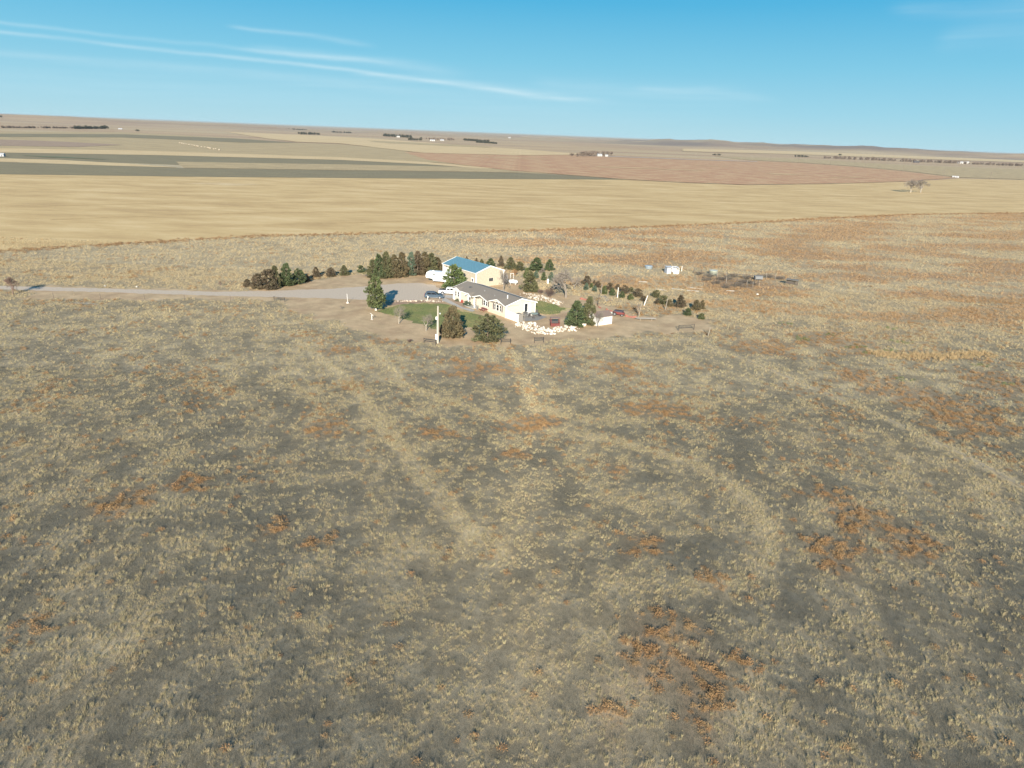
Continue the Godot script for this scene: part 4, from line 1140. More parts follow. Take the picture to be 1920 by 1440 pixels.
func make_buildings() -> void:
	var cream := worn(0.7, 0.635, 0.54, 3.0)
	var trim := mat(0.82, 0.8, 0.76, 0.6)
	var shingle := worn(0.27, 0.235, 0.195, 2.2)
	var dark := mat(0.06, 0.045, 0.045, 0.7)
	# the long house: local x runs along the front, z out of it; origin at the middle of the floor plan
	var turn := deg_to_rad(-52.2)
	var corner: Vector3 = Vector3(-2.07, 0, -159.23)
	var L := 22.2
	var W := 8.6
	var mid := corner - Basis(Vector3.UP, turn) * Vector3(L * 0.5, 0, W * 0.5)
	var o := thing("house", "long cream single storey house with grey shingle roof and white trim", "house", mid, turn)
	var x0 := -L * 0.5
	var zf := W * 0.5
	var eave := 2.85
	var ridge := 4.05
	# walls: front is broken by the recessed porch between 7.9 and 11.3
	var st := new_st()
	bx(st, Vector3(x0 + 4.0, eave * 0.5, zf - 0.1), Vector3(8.0, eave, 0.2))
	bx(st, Vector3(x0 + (11.3 + L) * 0.5, eave * 0.5, zf - 0.1), Vector3(L - 11.3, eave, 0.2))
	bx(st, Vector3(x0 + 9.65, eave * 0.5, zf - 1.3), Vector3(3.3, eave, 0.2))
	bx(st, Vector3(x0 + 7.9, eave * 0.5, zf - 0.8), Vector3(0.2, eave, 0.8))
	bx(st, Vector3(x0 + 11.4, eave * 0.5, zf - 0.8), Vector3(0.2, eave, 0.8))
	bx(st, Vector3(0, eave * 0.5, -zf + 0.1), Vector3(L, eave, 0.2))
	obj("wall", st, cream, o)
	for s in [-1, 1]:
		st = new_st()
		var prof := PackedVector2Array([Vector2(-zf + 0.2, 0), Vector2(zf - 0.2, 0), Vector2(zf - 0.2, eave), Vector2(zf - 0.002, eave), Vector2(0, ridge - 0.05), Vector2(-zf + 0.002, eave), Vector2(-zf + 0.2, eave)])
		var t2 := new_st()
		prism(t2, prof, -0.1, 0.1)
		t2.generate_normals()
		st.append_from(t2.commit(), 0, Transform3D(Basis(Vector3.UP, PI / 2), Vector3(s * (L * 0.5 - 0.1), 0, 0)))
		var gw := MeshInstance3D.new()
		gw.name = "gable_end_wall"
		gw.mesh = st.commit()
		gw.material_override = cream
		o.add_child(gw, true)
	# skirting at the foot of the walls
	st = new_st()
	bx(st, Vector3(x0 + 4.0, 0.33, zf + 0.008), Vector3(7.98, 0.66, 0.012))
	bx(st, Vector3(x0 + (11.3 + L) * 0.5, 0.33, zf + 0.008), Vector3(L - 11.32, 0.66, 0.012))
	bx(st, Vector3(L * 0.5 + 0.008, 0.33, 0), Vector3(0.012, 0.66, W - 0.02))
	obj("skirting", st, worn(0.68, 0.6, 0.48, 3.0), o)
	# main roof, two slopes with thickness and overhang, and the white edges
	var ov := 0.42
	var slope := (ridge - eave) / zf
	for s in [-1, 1]:
		st = new_st()
		var e := Vector3(0, eave - slope * ov, s * (zf + ov))
		var r := Vector3(0, ridge, 0)
		var n := Vector3(0, 0.1, 0)
		var l := Vector3(L * 0.5 + 0.35, 0, 0)
		quad(st, e - l + n, e + l + n, r + l + n, r - l + n)
		quad(st, e - l, r - l, r + l, e + l)
		quad(st, e - l, e + l, e + l + n, e - l + n)
		quad(st, e + l, r + l, r + l + n, e + l + n)
		quad(st, e - l, e - l + n, r - l + n, r - l)
		var rf := obj("roof", st, shingle, o)
		if s == 1:
			for v in [[-6.6, 0.5], [-1.0, 0.42], [4.0, 0.55], [8.3, 0.42]]:
				var y: float = ridge - slope * zf * v[1]
				var vs := new_st()
				if v[0] == 8.3:
					tube(vs, Vector3(v[0], y, zf * v[1]), Vector3(v[0], y + 0.95, zf * v[1]), 0.13, 0.13, 8)
					obj("flue", vs, mat(0.75, 0.75, 0.73, 0.5), rf)
				elif v[0] == -6.6:
					bx(vs, Vector3(v[0], y + 0.13, zf * v[1]), Vector3(0.75, 0.26, 0.6))
					obj("roof_vent", vs, mat(0.1, 0.1, 0.1, 0.6), rf)
				else:
					tube(vs, Vector3(v[0], y, zf * v[1]), Vector3(v[0], y + 0.4, zf * v[1]), 0.07, 0.07, 6)
					obj("vent_pipe", vs, mat(0.3, 0.3, 0.3, 0.6), rf)
		for g in [-1, 1]:
			st = new_st()
			var p0 := Vector3(g * (L * 0.5 + 0.37), ridge + 0.0, 0)
			var p1 := Vector3(g * (L * 0.5 + 0.37), eave - slope * ov, s * (zf + ov))
			for q in [[p0, p1]]:
				var a: Vector3 = q[0]
				var b: Vector3 = q[1]
				var t := Vector3(0.035, 0, 0)
				var d := Vector3(0, -0.12, 0)
				var u := Vector3(0, 0.13, 0)
				quad(st, a + t + u, b + t + u, b + t + d, a + t + d)
				quad(st, a - t + d, b - t + d, b - t + u, a - t + u)
				quad(st, a - t + u, b - t + u, b + t + u, a + t + u)
				quad(st, a - t + d, a + t + d, b + t + d, b - t + d)
			obj("bargeboard", st, trim, o)
	st = new_st()
	bx(st, Vector3(x0 + 3.2, eave - slope * ov + 0.02, zf + ov + 0.025), Vector3(7.6, 0.2, 0.04))
	bx(st, Vector3(0, eave - slope * ov + 0.02, -zf - ov - 0.025), Vector3(L + 0.7, 0.2, 0.04))
	obj("gutter", st, trim, o)
	# corner boards
	for c in [[x0 - 0.01, zf], [-x0 + 0.01, zf], [-x0 + 0.01, -zf], [x0 + 0.85, zf + 0.3], [x0 + 3.6, zf + 0.3]]:
		box("corner_board", Vector3(c[0], eave * 0.5 - 0.05, c[1] + 0.01), Vector3(0.16, eave - 0.1, 0.16), trim, o)
	# the bay with two windows at the left
	box("bay", Vector3(x0 + 2.22, 1.38, zf + 0.16), Vector3(2.6, 2.72, 0.3), cream, o)
	cross_gable(o, x0 + 0.6, x0 + 3.85, 2.68, 3.32, zf + 0.62, zf - 2.6, shingle, trim, cream)
	for x in [1.65, 2.8]: window(o, Vector3(x0 + x, 1.75, zf + 0.312), 0.82, 1.3, 0, trim)
	# porch gable with posts, arch and door
	cross_gable(o, x0 + 6.7, x0 + 9.6, 2.42, 3.12, zf + 1.15, zf - 2.4, shingle, trim, cream, false)
	var arch := new_st()
	for k in 8:
		var a0 := PI * k / 8.0
		var a1 := PI * (k + 1) / 8.0
		var c := Vector3(x0 + 8.15, 2.28, zf + 0.95)
		tube(arch, c + Vector3(cos(a0) * 0.62, sin(a0) * 0.45, 0), c + Vector3(cos(a1) * 0.62, sin(a1) * 0.45, 0), 0.07, 0.07, 5)
	obj("porch_arch", arch, trim, o)
	cross_gable(o, x0 + 9.45, x0 + 16.1, 2.46, 3.42, zf + 0.75, zf - 3.2, shingle, trim, cream, false)
	cross_gable(o, x0 + 16.0, x0 + L + 0.3, 2.72, 3.72, zf + 0.5, zf - 3.6, shingle, trim, cream)
	st = new_st()
	prism(st, PackedVector2Array([Vector2(x0 + 11.3, 2.4), Vector2(x0 + 15.9, 2.5), Vector2(x0 + 12.8, 3.3), Vector2(x0 + 11.3, 2.95)]), zf - 2.0, zf - 0.004)
	obj("gable_wall", st, cream, o)
	for x in [7.85, 10.55]:
		box("porch_post", Vector3(x0 + x, 1.3, zf + 0.75), Vector3(0.24, 2.36, 0.24), trim, o)
	box("porch_floor", Vector3(x0 + 9.3, 0.06, zf + 0.28), Vector3(4.2, 0.12, 2.9), worn(0.5, 0.5, 0.47, 2.0), o)
	var door := box("door", Vector3(x0 + 10.35, 1.24, zf - 1.17), Vector3(0.98, 2.1, 0.06), trim, o)
	box("door_pane", Vector3(x0 + 10.35, 1.72, zf - 1.128), Vector3(0.5, 0.85, 0.02), mat(0.25, 0.27, 0.28, 0.1), door)
	box("door_handle", Vector3(x0 + 9.98, 1.15, zf - 1.12), Vector3(0.05, 0.18, 0.05), dark, door)
	window(o, Vector3(x0 + 7.2, 1.75, zf + 0.002), 0.95, 1.0, 0, mat(0.12, 0.1, 0.1, 0.5), 1, 1)
	# paired windows and shutters
	for x in [13.65, 14.6]: window(o, Vector3(x0 + x, 1.8, zf + 0.002), 0.86, 1.25, 0, trim)
	for x in [12.98, 15.28]: box("shutter", Vector3(x0 + x, 1.8, zf + 0.03), Vector3(0.36, 1.3, 0.05), dark, o)
	# the big window group under the right gable
	for q in [[18.0, 0.75], [19.05, 1.1], [20.1, 0.75]]: window(o, Vector3(x0 + q[0], 1.72, zf + 0.002), q[1], 1.45, 0, trim, 0, 1)
	window(o, Vector3(x0 + 19.05, 2.86, zf + 0.202), 1.1, 0.6, 0, trim, 0, 0, "transom_window")
	for s in [-1, 1]:
		st = new_st()
		var c := Vector3(x0 + 19.05 + s * 0.68, 2.56, zf + 0.21)
		for k in 6:
			var a0 := PI * 0.5 * k / 6.0
			var a1 := PI * 0.5 * (k + 1) / 6.0
			tri(st, c, c + Vector3(s * cos(a0) * 0.55, sin(a0) * 0.55, 0), c + Vector3(s * cos(a1) * 0.55, sin(a1) * 0.55, 0))
		var qf := obj("quarter_window", st, trim, o)
		st = new_st()
		c += Vector3(s * 0.07, 0.07, 0.012)
		for k in 6:
			var a0 := PI * 0.5 * k / 6.0
			var a1 := PI * 0.5 * (k + 1) / 6.0
			tri(st, c, c + Vector3(s * cos(a0) * 0.38, sin(a0) * 0.38, 0), c + Vector3(s * cos(a1) * 0.38, sin(a1) * 0.38, 0))
		obj("pane", st, mat(0.02, 0.025, 0.032, 0.08), qf)
	for x in [17.35, 20.75]: box("shutter", Vector3(x0 + x, 1.72, zf + 0.03), Vector3(0.38, 1.45, 0.05), dark, o)
	# sliding door in the gable end, and its step
	var gx := L * 0.5 + 0.002
	window(o, Vector3(gx, 1.75, -2.0), 1.9, 2.05, PI / 2, trim, 1, 0, "sliding_door")
	box("blind", Vector3(gx + 0.032, 1.75, -2.45), Vector3(0.012, 1.8, 0.72), mat(0.62, 0.62, 0.6, 0.8), o)
	box("step", Vector3(gx + 0.6, 0.35, -2.0), Vector3(1.16, 0.7, 1.7), mat(0.66, 0.65, 0.62), o)
	# white privacy fence running on from the front corner
	var fz := thing("privacy_fence", "white plank privacy fence running out from the house corner", "fence", corner + Basis(Vector3.UP, turn) * Vector3(0.35, 0, 0.02), turn)
	for k in 20: box("plank", Vector3(0.11 + k * 0.225, 0.95, 0), Vector3(0.2, 1.86 - 0.06 * (k % 2), 0.04), mat(0.8, 0.76, 0.72, 0.7), fz)
	for y in [0.4, 1.5]: box("rail", Vector3(2.3, y, -0.06), Vector3(4.5, 0.1, 0.07), trim, fz)
	box("end_panel", Vector3(4.58, 0.95, -0.62), Vector3(0.06, 1.85, 1.2), worn(0.3, 0.28, 0.25, 1.0), fz)  # grey puts the shade on the fence return into its colour
	box("return_panel", Vector3(3.4, 1.55, -1.25), Vector3(2.3, 0.08, 1.1), worn(0.2, 0.19, 0.16, 1.0), fz)  # darker grey, shade of the return painted in as well
	for k in 3: box("post", Vector3(0.2 + k * 2.15, 0.98, -0.13), Vector3(0.1, 1.96, 0.1), trim, fz)
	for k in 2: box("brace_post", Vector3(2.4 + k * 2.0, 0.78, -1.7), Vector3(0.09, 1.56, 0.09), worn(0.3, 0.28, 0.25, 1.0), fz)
	# the shop with the blue roof
	turn = atan2(-(0.6235), 0.7818) * -1.0
	var c0: Vector3 = Vector3(-10.95, 0, -191.9)
	var c1: Vector3 = Vector3(-3.65, 0, -197.73)
	var dirx := (c1 - c0).normalized()
	turn = atan2(-dirx.z, dirx.x)
	var GW := 9.35
	var GL := 16.3
	var he := 3.95
	var hr := 5.5
	mid = (c0 + c1) * 0.5 + Basis(Vector3.UP, turn) * Vector3(0, 0, -GL * 0.5)
	o = thing("workshop", "cream metal workshop with blue roof behind the house", "workshop", mid, turn)
	var wallm := worn(0.56, 0.5, 0.39, 4.0)
	var hw := GW * 0.5
	var hl := GL * 0.5
	for s in [-1, 1]:
		st = new_st()
		prism(st, PackedVector2Array([Vector2(-hw, 0), Vector2(hw, 0), Vector2(hw, he), Vector2(0, hr), Vector2(-hw, he)]), s * hl - 0.1, s * hl + 0.1)
		obj("gable_end_wall", st, wallm, o)
		st = new_st()
		bx(st, Vector3(s * (hw - 0.1), he * 0.5, 0), Vector3(0.196, he - 0.04, GL - 0.21))
		obj("side_wall", st, wallm, o)
	for s in [-1, 1]:
		st = new_st()
		var e := Vector3(s * (hw + 0.3), he - 0.115, 0)
		var r := Vector3(0, hr, 0)
		var l := Vector3(0, 0, hl + 0.3)
		var n := Vector3(0, 0.12, 0)
		quad(st, e - l + n, r - l + n, r + l + n, e + l + n)
		quad(st, e - l, e + l, r + l, r - l)
		quad(st, e - l, e - l + n, e + l + n, e + l)
		var rf := obj("roof", st, worn(0.115, 0.25, 0.33, 6.0, 0.5), o)
		var rb := new_st()
		for k in 35:
			var z := -hl - 0.2 + k * (GL + 0.4) / 34.0
			var a := e + n + Vector3(0, 0, z)
			var b := r + n + Vector3(0, 0, z)
			var up := Vector3(0, 0.035, 0)
			var t := Vector3(0, 0, 0.03)
			quad(rb, a - t, b - t, b + up, a + up)
			quad(rb, a + up, b + up, b + t, a + t)
		var rbo := obj("roof_rib", rb, worn(0.115, 0.25, 0.33, 6.0, 0.5), rf)
		rbo.set_meta("kind", "stuff")
		for g in [-1, 1]:
			st = new_st()
			var a := Vector2(s * (hw + 0.32), he - 0.12)
			var b := Vector2(0, hr)
			prism(st, PackedVector2Array([a + Vector2(0, -0.1), b + Vector2(0, -0.1), b + Vector2(0, 0.2), a + Vector2(0, 0.2)]), g * (hl + 0.3) + 0.003 * g, g * (hl + 0.36))
			obj("bargeboard", st, trim, o)
			box("corner_board", Vector3(s * hw, he * 0.5 - 0.1, g * (hl + 0.09)), Vector3(0.26, he - 0.2, 0.26), trim, o)
	box("ridge_cap", Vector3(0, hr + 0.14, 0), Vector3(0.4, 0.05, GL + 0.6), mat(0.14, 0.33, 0.42, 0.4), o)
	box("gutter", Vector3(-hw - 0.33, he - 0.05, 0), Vector3(0.06, 0.16, GL + 0.5), trim, o)
	window(o, Vector3(0.35, 1.75, hl + 0.102), 1.5, 1.05, 0, mat(0.5, 0.47, 0.42, 0.6), 1, 0)
	door = box("door", Vector3(-hw - 0.02, 1.3, hl - 1.6), Vector3(0.06, 2.2, 1.15), trim, o)
	box("door_pane", Vector3(-hw - 0.055, 1.75, hl - 1.6), Vector3(0.012, 0.8, 0.6), mat(0.03, 0.03, 0.05, 0.1), door)
	for k in 2:
		var od := box("overhead_door", Vector3(-hw - 0.02, 1.6, -1.5 - k * 4.6), Vector3(0.05, 3.2, 3.4), trim, o)
		for j in 3: box("door_joint", Vector3(-hw - 0.046, 0.8 + j * 0.8, -1.5 - k * 4.6), Vector3(0.006, 0.03, 3.38), mat(0.4, 0.4, 0.4), od)
	box("wall_lamp", Vector3(-hw - 0.14, 3.35, -hl + 1.9), Vector3(0.24, 0.22, 0.34), dark, o)
	# grey lean-to on its far side
	st = new_st()
	prism(st, PackedVector2Array([Vector2(hw + 0.15, 0), Vector2(hw + 2.2, 0), Vector2(hw + 2.2, 2.2), Vector2(hw + 0.15, 3.2)]), hl - 5.0, hl - 0.6)
	var lt := obj("lean_to", st, worn(0.3, 0.29, 0.28, 2.0), o)
	lt.set_meta("label", "grey lean-to on the side wall")
	# small white shed
	c0 = Vector3(18.42, 0, -155.14)
	c1 = Vector3(22.2, 0, -157.63)
	dirx = (c1 - c0).normalized()
	turn = atan2(-dirx.z, dirx.x)
	var sw := c0.distance_to(c1)
	o = thing("garden_shed", "small white shed with brown roof beside the spruces", "shed", (c0 + c1) * 0.5 + Basis(Vector3.UP, turn) * Vector3(0, 0, -1.6), turn)
	st = new_st()
	bx(st, Vector3(0, 0.95, 0), Vector3(sw, 1.9, 3.2))
	obj("wall", st, worn(0.8, 0.79, 0.76, 3.0), o)
	st = new_st()
	prism(st, PackedVector2Array([Vector2(-1.6, 1.9), Vector2(1.6, 1.9), Vector2(0, 2.75)]), -0.05, 0.05)
	st.generate_normals()
	var gmesh := st.commit()
	for s in [-1, 1]:
		var gi := inst("gable_wall", gmesh, mat(0.8, 0.79, 0.76), o)
		gi.rotation.y = PI / 2
		gi.position.x = s * (sw * 0.5 - 0.05)
		st = new_st()
		var e := Vector3(0, 1.84, s * 1.78)
		var r := Vector3(0, 2.8, 0)
		var l := Vector3(sw * 0.5 + 0.15, 0, 0)
		var n := Vector3(0, 0.07, 0)
		quad(st, e - l + n, e + l + n, r + l + n, r - l + n)
		quad(st, e - l, r - l, r + l, e + l)
		quad(st, e - l, e + l, e + l + n, e - l + n)
		quad(st, e + l, r + l, r + l + n, e + l + n)
		quad(st, e - l, e - l + n, r - l + n, r - l)
		obj("roof", st, worn(0.22, 0.165, 0.14, 1.5), o)
	for k in 7: box("siding_joint", Vector3(-sw * 0.5 + (k + 1) * sw / 8.0, 0.95, 1.603), Vector3(0.025, 1.86, 0.008), mat(0.6, 0.6, 0.58), o)

# ---------------------------------------------------------------- vehicles
func wheel(parent: Node, c: Vector3, r: float, w: float) -> void:
	var st := new_st()
	tube(st, c - Vector3(0, 0, w * 0.5), c + Vector3(0, 0, w * 0.5), r, r, 16)
	var t := obj("wheel", st, mat(0.025, 0.025, 0.027, 0.8), parent)
	for s in [-1, 1]:
		st = new_st()
		tube(st, c + Vector3(0, 0, s * w * 0.5 - 0.01), c + Vector3(0, 0, s * (w * 0.5 + 0.012)), r * 0.62, r * 0.58, 12)
		obj("rim", st, mat(0.5, 0.5, 0.52, 0.35, 0.8), t)

func make_vehicles() -> void:
	var glass := mat(0.015, 0.018, 0.025, 0.08)
	var tail := mat(0.4, 0.03, 0.03, 0.3)
	# blue estate car, nose to the right
	var body := mat(0.04, 0.07, 0.105, 0.4, 0.1)
	var a: Vector3 = Vector3(-22.95, 0, -175.73)
	var b: Vector3 = Vector3(-18.2, 0, -175.96)
	var d := (b - a).normalized()
	var o := thing("blue_car", "dark blue sport utility car parked at the edge of the gravel yard", "car", (a + b) * 0.5 + Vector3(0, 0.02, -0.8), atan2(-d.z, d.x))
	var st := new_st()
	prism(st, PackedVector2Array([Vector2(-2.38, 0.35), Vector2(2.34, 0.32), Vector2(2.42, 0.55), Vector2(2.36, 0.82), Vector2(1.9, 0.98), Vector2(1.1, 1.06), Vector2(-2.3, 1.08), Vector2(-2.42, 0.9), Vector2(-2.42, 0.5)]), -0.94, 0.94, 0.96)
	obj("body", st, body, o)
	st = new_st()
	prism(st, PackedVector2Array([Vector2(-2.2, 1.06), Vector2(1.15, 1.04), Vector2(0.35, 1.58), Vector2(-0.2, 1.7), Vector2(-1.4, 1.7), Vector2(-1.95, 1.56)]), -0.78, 0.78, 0.93)
	obj("cabin", st, body, o)
	for s in [-1, 1]:
		st = new_st()
		prism(st, PackedVector2Array([Vector2(-1.85, 1.12), Vector2(-0.72, 1.12), Vector2(-0.72, 1.56), Vector2(-1.55, 1.56)]), s * 0.772, s * 0.79)
		obj("side_window", st, glass, o)
		st = new_st()
		prism(st, PackedVector2Array([Vector2(-0.62, 1.12), Vector2(0.82, 1.1), Vector2(0.2, 1.55), Vector2(-0.62, 1.58)]), s * 0.772, s * 0.79)
		obj("side_window", st, glass, o)
		box("headlight", Vector3(2.33, 0.78, s * 0.68), Vector3(0.14, 0.14, 0.34), mat(0.7, 0.72, 0.74, 0.1), o)
		box("tail_light", Vector3(-2.41, 0.92, s * 0.72), Vector3(0.06, 0.22, 0.28), tail, o)
		box("door_mirror", Vector3(0.72, 1.14, s * 0.99), Vector3(0.14, 0.14, 0.2), body, o)
		box("roof_rail", Vector3(-0.75, 1.73, s * 0.64), Vector3(1.5, 0.04, 0.05), mat(0.1, 0.1, 0.11, 0.5), o)
		box("door_seam", Vector3(-0.67, 0.76, s * 0.942), Vector3(0.02, 0.6, 0.006), mat(0.01, 0.01, 0.015), o)
		box("sill_trim", Vector3(0, 0.4, s * 0.945), Vector3(2.2, 0.07, 0.02), mat(0.5, 0.52, 0.55, 0.3, 0.7), o)
		for x in [-1.45, 1.45]: wheel(o, Vector3(x, 0.35, s * 0.83), 0.36, 0.24)
	st = new_st()
	quad(st, Vector3(1.17, 1.08, -0.66), Vector3(1.17, 1.08, 0.66), Vector3(0.4, 1.6, 0.56), Vector3(0.4, 1.6, -0.56))
	obj("windscreen", st, glass, o)
	st = new_st()
	quad(st, Vector3(-2.23, 1.12, 0.62), Vector3(-2.23, 1.12, -0.62), Vector3(-1.99, 1.54, -0.56), Vector3(-1.99, 1.54, 0.56))
	obj("rear_window", st, glass, o)
	box("grille", Vector3(2.4, 0.6, 0), Vector3(0.05, 0.22, 1.0), mat(0.03, 0.03, 0.03, 0.4), o)
	box("number_plate", Vector3(-2.43, 0.72, 0), Vector3(0.02, 0.14, 0.34), mat(0.6, 0.6, 0.6), o)
	# white pickup, tail to the left
	var white := mat(0.78, 0.78, 0.78, 0.3)
	a = Vector3(-19.93, 0, -180.69)
	o = thing("pickup_truck", "white crew cab pickup with a dark bed cover beside the house", "pickup", a + Vector3(2.95, 0.03, -0.9), deg_to_rad(-3.0))
	st = new_st()
	prism(st, PackedVector2Array([Vector2(-2.9, 0.5), Vector2(2.9, 0.5), Vector2(2.95, 0.8), Vector2(2.85, 1.12), Vector2(1.45, 1.22), Vector2(-2.9, 1.24)]), -0.98, 0.98, 0.97)
	obj("body", st, white, o)
	box("bed_cover", Vector3(-1.95, 1.27, 0), Vector3(1.84, 0.06, 1.78), mat(0.05, 0.05, 0.055, 0.6), o)
	st = new_st()
	prism(st, PackedVector2Array([Vector2(-1.0, 1.23), Vector2(1.5, 1.2), Vector2(0.85, 1.82), Vector2(0.5, 1.9), Vector2(-0.75, 1.9), Vector2(-0.95, 1.8)]), -0.86, 0.86, 0.93)
	obj("cab", st, white, o)
	for s in [-1, 1]:
		st = new_st()
		prism(st, PackedVector2Array([Vector2(-0.8, 1.28), Vector2(0.0, 1.28), Vector2(0.0, 1.76), Vector2(-0.74, 1.76)]), s * 0.852, s * 0.872)
		obj("side_window", st, glass, o)
		st = new_st()
		prism(st, PackedVector2Array([Vector2(0.12, 1.28), Vector2(1.2, 1.26), Vector2(0.7, 1.75), Vector2(0.12, 1.76)]), s * 0.852, s * 0.872)
		obj("side_window", st, glass, o)
		for x in [-1.85, 1.85]:
			wheel(o, Vector3(x, 0.42, s * 0.86), 0.43, 0.27)
			st = new_st()
			tube(st, Vector3(x, 0.46, s * 0.955), Vector3(x, 0.46, s * 0.99), 0.53, 0.53, 16)
			obj("wheel_arch", st, mat(0.05, 0.05, 0.05), o)
		box("tail_light", Vector3(-2.91, 1.0, s * 0.86), Vector3(0.05, 0.34, 0.16), tail, o)
		box("headlight", Vector3(2.9, 0.95, s * 0.74), Vector3(0.1, 0.22, 0.32), mat(0.7, 0.72, 0.74, 0.1), o)
		box("door_mirror", Vector3(1.1, 1.36, s * 1.02), Vector3(0.16, 0.24, 0.18), mat(0.06, 0.06, 0.06, 0.5), o)
	st = new_st()
	quad(st, Vector3(1.52, 1.24, -0.76), Vector3(1.52, 1.24, 0.76), Vector3(0.89, 1.8, 0.66), Vector3(0.89, 1.8, -0.66))
	obj("windscreen", st, glass, o)
	box("bumper", Vector3(-2.98, 0.6, 0), Vector3(0.14, 0.2, 1.8), mat(0.5, 0.5, 0.52, 0.3, 0.8), o)
	# fifth wheel travel trailer, nose to the left
	var shell := mat(0.8, 0.8, 0.79, 0.35)
	o = thing("travel_trailer", "white fifth wheel travel trailer parked before the windbreak", "trailer", Vector3(-22.1, 0, -194.85) + Vector3(1.6, 0, -1.6), deg_to_rad(-8.0))
	st = new_st()
	prism(st, PackedVector2Array([Vector2(-4.6, 2.0), Vector2(-4.5, 1.45), Vector2(-2.7, 1.25), Vector2(-2.3, 0.62), Vector2(4.4, 0.62), Vector2(4.5, 3.1), Vector2(-3.9, 3.15), Vector2(-4.3, 2.9)]), -1.22, 1.22, 0.975)
	obj("body", st, shell, o)
	for w in [[-2.2, 2.45, 0.9, 0.42], [1.0, 2.1, 1.3, 0.6], [3.2, 2.2, 0.8, 0.5]]:
		var f := box("window", Vector3(w[0], w[1], 1.235), Vector3(w[2], w[3], 0.03), mat(0.4, 0.42, 0.42, 0.4), o)
		box("pane", Vector3(w[0], w[1], 1.254), Vector3(w[2] - 0.14, w[3] - 0.14, 0.012), mat(0.1, 0.12, 0.12, 0.1), f)
	box("awning", Vector3(1.6, 2.98, 1.28), Vector3(4.6, 0.16, 0.14), shell, o)
	box("roof_unit", Vector3(0.6, 3.28, 0), Vector3(1.0, 0.3, 0.75), shell, o)
	box("roof_vent", Vector3(-2.6, 3.22, 0), Vector3(0.45, 0.16, 0.45), shell, o)
	var door := box("door", Vector3(2.35, 1.75, 1.236), Vector3(0.68, 1.85, 0.03), mat(0.7, 0.7, 0.7, 0.4), o)
	box("door_handle", Vector3(2.1, 1.7, 1.26), Vector3(0.06, 0.14, 0.03), mat(0.1, 0.1, 0.1), door)
	box("stripe", Vector3(0.6, 1.35, 1.226), Vector3(7.0, 0.07, 0.012), mat(0.45, 0.45, 0.43, 0.4), o)
	for s in [-1, 1]:
		for x in [1.0, 1.95]: wheel(o, Vector3(x, 0.38, s * 1.05), 0.38, 0.24)
		box("landing_leg", Vector3(-2.55, 0.62, s * 0.8), Vector3(0.1, 1.24, 0.1), mat(0.12, 0.12, 0.12), o)
	box("hitch", Vector3(-3.9, 1.28, 0), Vector3(0.3, 0.5, 0.3), mat(0.06, 0.06, 0.06), o)
	# small utility tractor with a tarp behind the shed
	o = thing("garden_tractor", "small red machine with a dark cover behind the white shed", "tractor", Vector3(24.81, 0, -165.62), deg_to_rad(-25))
	st = new_st()
	prism(st, PackedVector2Array([Vector2(-1.3, 0.4), Vector2(1.3, 0.4), Vector2(1.4, 0.9), Vector2(0.5, 1.0), Vector2(-1.2, 1.0)]), -0.45, 0.45, 0.95)
	obj("body", st, mat(0.17, 0.038, 0.034, 0.6), o)
	box("cover", Vector3(-0.05, 1.15, 0), Vector3(2.1, 0.3, 1.1), mat(0.05, 0.045, 0.06, 0.7), o)
	box("front_box", Vector3(-1.9, 0.4, 0.3), Vector3(0.7, 0.6, 0.7), mat(0.55, 0.58, 0.52), o)
	for s in [-1, 1]:
		wheel(o, Vector3(-0.85, 0.42, s * 0.55), 0.43, 0.24)
		wheel(o, Vector3(0.95, 0.3, s * 0.5), 0.31, 0.18)

# ---------------------------------------------------------------- yard things
func rod(parent: Node, called: String, a: Vector3, b: Vector3, r: float, m: Material, n := 6) -> MeshInstance3D:
	var st := new_st()
	tube(st, a, b, r, r, n)
	return obj(called, st, m, parent)

func brace(at: Vector3, to: Vector3, h: float, label: String) -> void:
	var d := to - at
	var o := thing("pipe_brace", label, "fence", (at + to) * 0.5, atan2(-d.z, d.x), "dark pipe corner braces of the yard fence")
	var l := d.length() * 0.5
	var m := mat(0.035, 0.033, 0.032, 0.6)
	rod(o, "post", Vector3(-l, -0.1, 0), Vector3(-l, h, 0), 0.065, m)
	rod(o, "post", Vector3(l, -0.1, 0), Vector3(l, h, 0), 0.065, m)
	rod(o, "rail", Vector3(-l, h * 0.88, 0), Vector3(l, h * 0.88, 0), 0.05, m)
	rod(o, "rail", Vector3(-l, h * 0.5, 0), Vector3(l, h * 0.5, 0), 0.045, m)

func pole(called: String, label: String, at: Vector3, h: float, r: float, m: Material, lean := Vector3.ZERO, group := "") -> Node3D:
	var st := new_st()
	tube(st, Vector3(0, -0.2, 0), Vector3(lean.x, h, lean.z), r, r * 0.8, 8)
	tube(st, Vector3(lean.x, h, lean.z), Vector3(lean.x, h + 0.05, lean.z), r * 0.8, r * 0.4, 8)
	var o := obj(called, st, m)
	o.position = at
	tag(o, label, "post", group)
	return o

func stone_meshes() -> Array:
	var out := []
	for k in 4:
		r3.seed = 900 + k
		var sm := SphereMesh.new()
		sm.radius = 0.5
		sm.height = 0.8
		sm.radial_segments = 6
		sm.rings = 3
		var arr := sm.get_mesh_arrays()
		var v: PackedVector3Array = arr[Mesh.ARRAY_VERTEX]
		var bump := {}
		for i in v.size():
			var key := v[i].snapped(Vector3.ONE * 0.01)
			if not bump.has(key): bump[key] = r3.randf_range(0.72, 1.25)
			v[i] = v[i] * bump[key]
		var st := new_st()
		var idx: PackedInt32Array = arr[Mesh.ARRAY_INDEX]
		for i in idx: st.add_vertex(v[i])
		st.generate_normals()
		out.append(st.commit())
	return out

